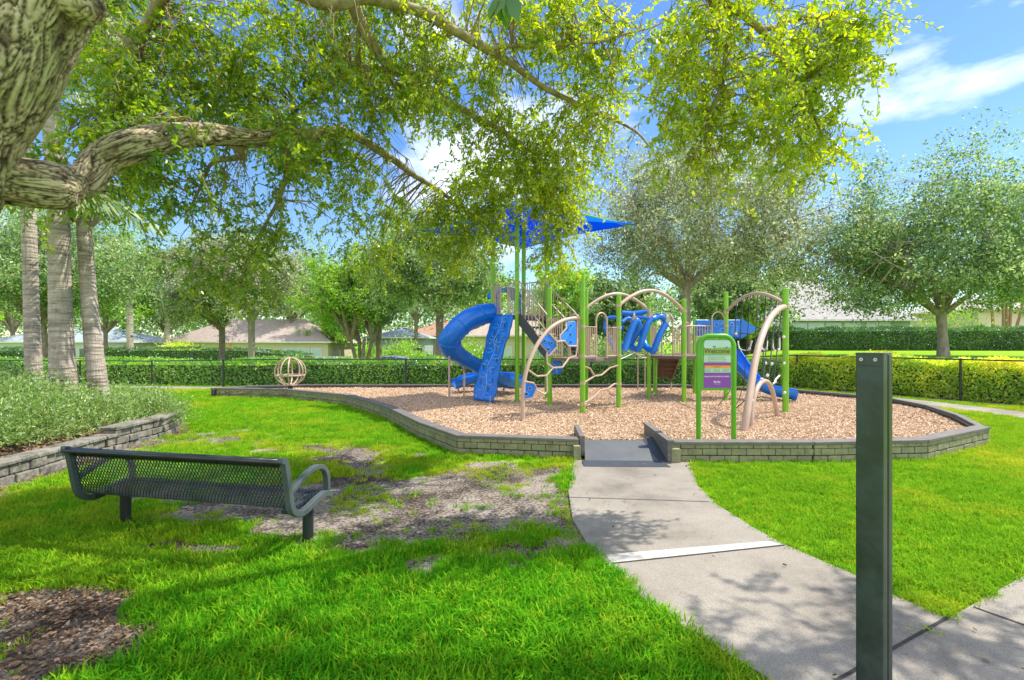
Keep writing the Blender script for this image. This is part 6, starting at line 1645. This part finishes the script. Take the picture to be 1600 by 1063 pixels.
# leaf masses: px, py, distance, half width px, half height px, half depth m, twigs
masses = [(230, 110, 5.0, 110, 115, .8, 240), (130, 70, 5.4, 60, 80, .6, 90), (100, 250, 4.4, 42, 50, .35, 46), (330, 55, 5.4, 105, 80, .9, 150), (420, 150, 5.8, 90, 75, .9, 120), (480, 50, 5.6, 110, 70, .9, 150),
          (620, 50, 5.8, 110, 70, .9, 170), (700, 140, 6.3, 90, 65, .8, 140), (575, 125, 5.5, 75, 50, .6, 90), (770, 200, 6.5, 60, 40, .5, 70), (720, 345, 7.5, 60, 36, .5, 60), (655, 95, 5.3, 60, 45, .4, 60), (800, 50, 6.0, 100, 75, .9, 150), (900, 130, 6.4, 70, 85, .8, 150), (880, 30, 6.0, 100, 60, .8, 110), (960, 50, 6.0, 45, 60, .5, 50), (850, 230, 6.9, 65, 45, .7, 100), (920, 215, 6.7, 35, 45, .5, 45),
          (1085, 50, 4.9, 70, 80, .7, 105), (1180, 60, 5.0, 95, 85, .8, 125), (1280, 60, 5.1, 75, 80, .6, 105), (1335, 40, 5.1, 34, 60, .4, 50), (1175, 160, 5.1, 85, 55, .7, 110), (1265, 155, 5.2, 62, 55, .5, 85), (1070, 175, 5.1, 42, 55, .5, 55), (1125, 240, 5.2, 28, 38, .35, 26), (1215, 235, 5.2, 55, 28, .4, 42), (1285, 215, 5.2, 32, 30, .3, 26), (1060, 235, 5.2, 18, 28, .25, 12),
          (330, 285, 5.6, 60, 55, .6, 58), (405, 370, 6.0, 50, 55, .5, 60), (370, 430, 6.0, 42, 34, .4, 34), (312, 390, 5.8, 26, 45, .4, 28), (250, 300, 5.5, 30, 40, .4, 22), (475, 270, 6.2, 65, 50, .7, 65), (540, 320, 6.6, 55, 50, .6, 42), (640, 320, 7.2, 65, 45, .7, 70), (600, 395, 7.4, 48, 34, .5, 46),
          (735, 285, 7.2, 55, 50, .7, 90), (800, 275, 7.2, 65, 58, .8, 130), (855, 325, 7.5, 50, 52, .7, 115), (765, 340, 7.5, 50, 38, .7, 62), (872, 385, 7.6, 34, 28, .4, 46), (700, 375, 7.6, 55, 36, .5, 54), (560, 225, 6.2, 55, 26, .6, 34), (440, 205, 5.1, 60, 28, .4, 60), (250, 190, 4.3, 60, 22, .3, 36), (500, 225, 5.8, 50, 25, .4, 40), (185, 160, 4.6, 50, 45, .4, 60), (180, 215, 4.9, 60, 30, .5, 50), (880, 290, 7.3, 45, 45, .5, 90)]
over = [((4.4, 3.2, 5.3), (1.0, .9, .4), 210), ((5.4, 3.6, 5.5), (1.0, .9, .4), 190), ((6.3, 3.0, 5.5), (.9, .8, .4), 130), ((2.9, 3.2, 5.6), (1.1, .9, .4), 240), ((1.6, 3.2, 5.6), (1.2, .9, .4), 260), ((.2, 3.1, 5.6), (1.2, 1.0, .4), 240), ((-1.0, 3.4, 5.7), (1.2, 1.0, .4), 180), ((1.0, 4.4, 6.2), (1.4, .7, .4), 130), ((-2.4, 3.8, 5.7), (1.2, 1.0, .5), 110)]
RF = np.random.RandomState(99); T0 = []; TN = []
def mass(c, rad3, nt, mi):
    nc = max(3, nt // 6); v = RF.normal(0, 1, (nc, 3)); v = v / np.linalg.norm(v, axis=1, keepdims=True) * (RF.rand(nc, 1) ** .42)
    cc_ = np.array(c) + v * np.array(rad3)
    dj = RF.normal(0, .45, (nc, 3)); dj[:, 2] = -1; dj = unit(dj); lj = RF.uniform(.25, .62, nc)
    for k in range(nt):
        j = RF.randint(nc); T0.append(cc_[j] + dj[j] * (RF.rand() - .35) * lj[j] + RF.normal(0, .085, 3)); TN.append((mi, j))
    return cc_
cents = []
for i, (px, py, Y, hx, hy, dy, nt) in enumerate(masses): cents.append(mass(tuple(P(px, py, Y)), (hx * Y / F, dy, hy * Y / F), int(nt * 1.42), i))
for i, (c, r3, nt) in enumerate(over): cents.append(mass(c, r3, nt, 100 + i))
T0 = np.array(T0); NT = len(T0)
D0 = RF.normal(0, 1, (NT, 3)) * np.array([1, 1, .55]) + np.array([0, 0, -.55]); D0 = unit(D0)
LT = RF.uniform(.20, .46, NT)
# each twig: three points, drooping
T1 = T0 + D0 * LT[:, None] * .5; T2 = T1 + unit(D0 + np.array([0, 0, -.45])) * LT[:, None] * .5
NLF = 25
tt = (np.arange(NLF) + .5) / NLF
POS = np.where(tt[None, :, None] < .5, T0[:, None] + (T1 - T0)[:, None] * (tt[None, :, None] * 2), T1[:, None] + (T2 - T1)[:, None] * (tt[None, :, None] * 2 - 1)).reshape(-1, 3)
ax_ = np.repeat(unit(T2 - T0), NLF, 0); N = len(POS)
side = RF.normal(0, 1, (N, 3)); side = unit(side - ax_ * (side * ax_).sum(1, keepdims=True))
d = side * RF.uniform(.6, 1.1, (N, 1)) + ax_ * RF.uniform(.25, .8, (N, 1)) + np.array([0, 0, -.1])
nrm = RF.normal(0, .75, (N, 3)) + np.array([0, 0, .8]); L_ = RF.uniform(.032, .068, N) * np.repeat(RF.uniform(.85, 1.15, NT), NLF)
keep = RF.rand(N) > .12
tone = np.repeat(RF.normal(0, .10, NT), NLF)
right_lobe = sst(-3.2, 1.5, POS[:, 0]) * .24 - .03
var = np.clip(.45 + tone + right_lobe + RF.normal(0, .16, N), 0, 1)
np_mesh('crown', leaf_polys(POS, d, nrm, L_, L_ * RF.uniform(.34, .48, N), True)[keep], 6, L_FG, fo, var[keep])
tw = MB()
for k in range(NT): tw.tube([T0[k], T1[k], T2[k]], [.0035, .0028, .0014], 3, cap=False)
# branchlets from each cluster to the nearest branch
rg = random.Random(5)
for cc_ in cents:
    for c in cc_:
        dist = np.linalg.norm(NX - c, axis=1) + np.maximum(0, c[2] - NX[:, 2]) * .3; j = int(np.argmin(dist)); a = V(NX[j]); b = V(c)
        if dist[j] > 1.7: continue
        md = (a + b) / 2 + V((rg.uniform(-.1, .1), rg.uniform(-.1, .1), .10 * (b - a).length + rg.uniform(0, .08))); r0 = min(NR[j] * .5, .006 + .006 * dist[j])
        tw.tube([a, md, b, b + V((rg.uniform(-.1, .1), rg.uniform(-.1, .1), -.15))], [r0, r0 * .7, .004, .002], 4, cap=False)
# bare hanging twigs
for k in range(420):
    j = rg.randrange(len(NX)); a = V(NX[j]); ln = rg.uniform(.25, .8); q = V((rg.uniform(-.5, .5), rg.uniform(-.4, .4), -1 + rg.uniform(0, .55)))
    b = a + q * ln; c = b + V((rg.uniform(-.2, .2), rg.uniform(-.15, .15), -ln * rg.uniform(.2, .7))); tw.tube([a, (a + b) / 2 + V((rg.uniform(-.06, .06), 0, .04)), b, c], [.005, .004, .003, .0012], 3, cap=False)
tw.build('twigs', M['twig'], fo)
# a sprig of larger leaves close to the camera
sg = [(770, 22), (782, 18), (790, 30), (800, 6), (776, 4), (808, 14), (763, 10), (795, 18), (786, 6), (812, 2)]
R_ = np.random.RandomState(8); po = np.array([tuple(P(788 + (x - 788) * .35, -12 + y * .3, 2.6)) for x, y in sg]); en = np.array([tuple(P(x, y + 10, 2.6 + R_.uniform(-.05, .05))) for x, y in sg]); dd_ = en - po; le = np.linalg.norm(dd_, axis=1) * .9 + .03
np_mesh('leaf_sprig', leaf_polys(po, dd_, R_.normal(0, .4, (len(sg), 3)) + [0, -1, .4], le, le * .42, True), 6, L_FG, fo, R_.uniform(.0, .3, len(sg)))
MB().tube([P(800, -120, 2.7), P(790, -40, 2.62), P(787, 8, 2.6)], [.006, .004, .002], 5).build('sprig_stem', M['twig'], fo)
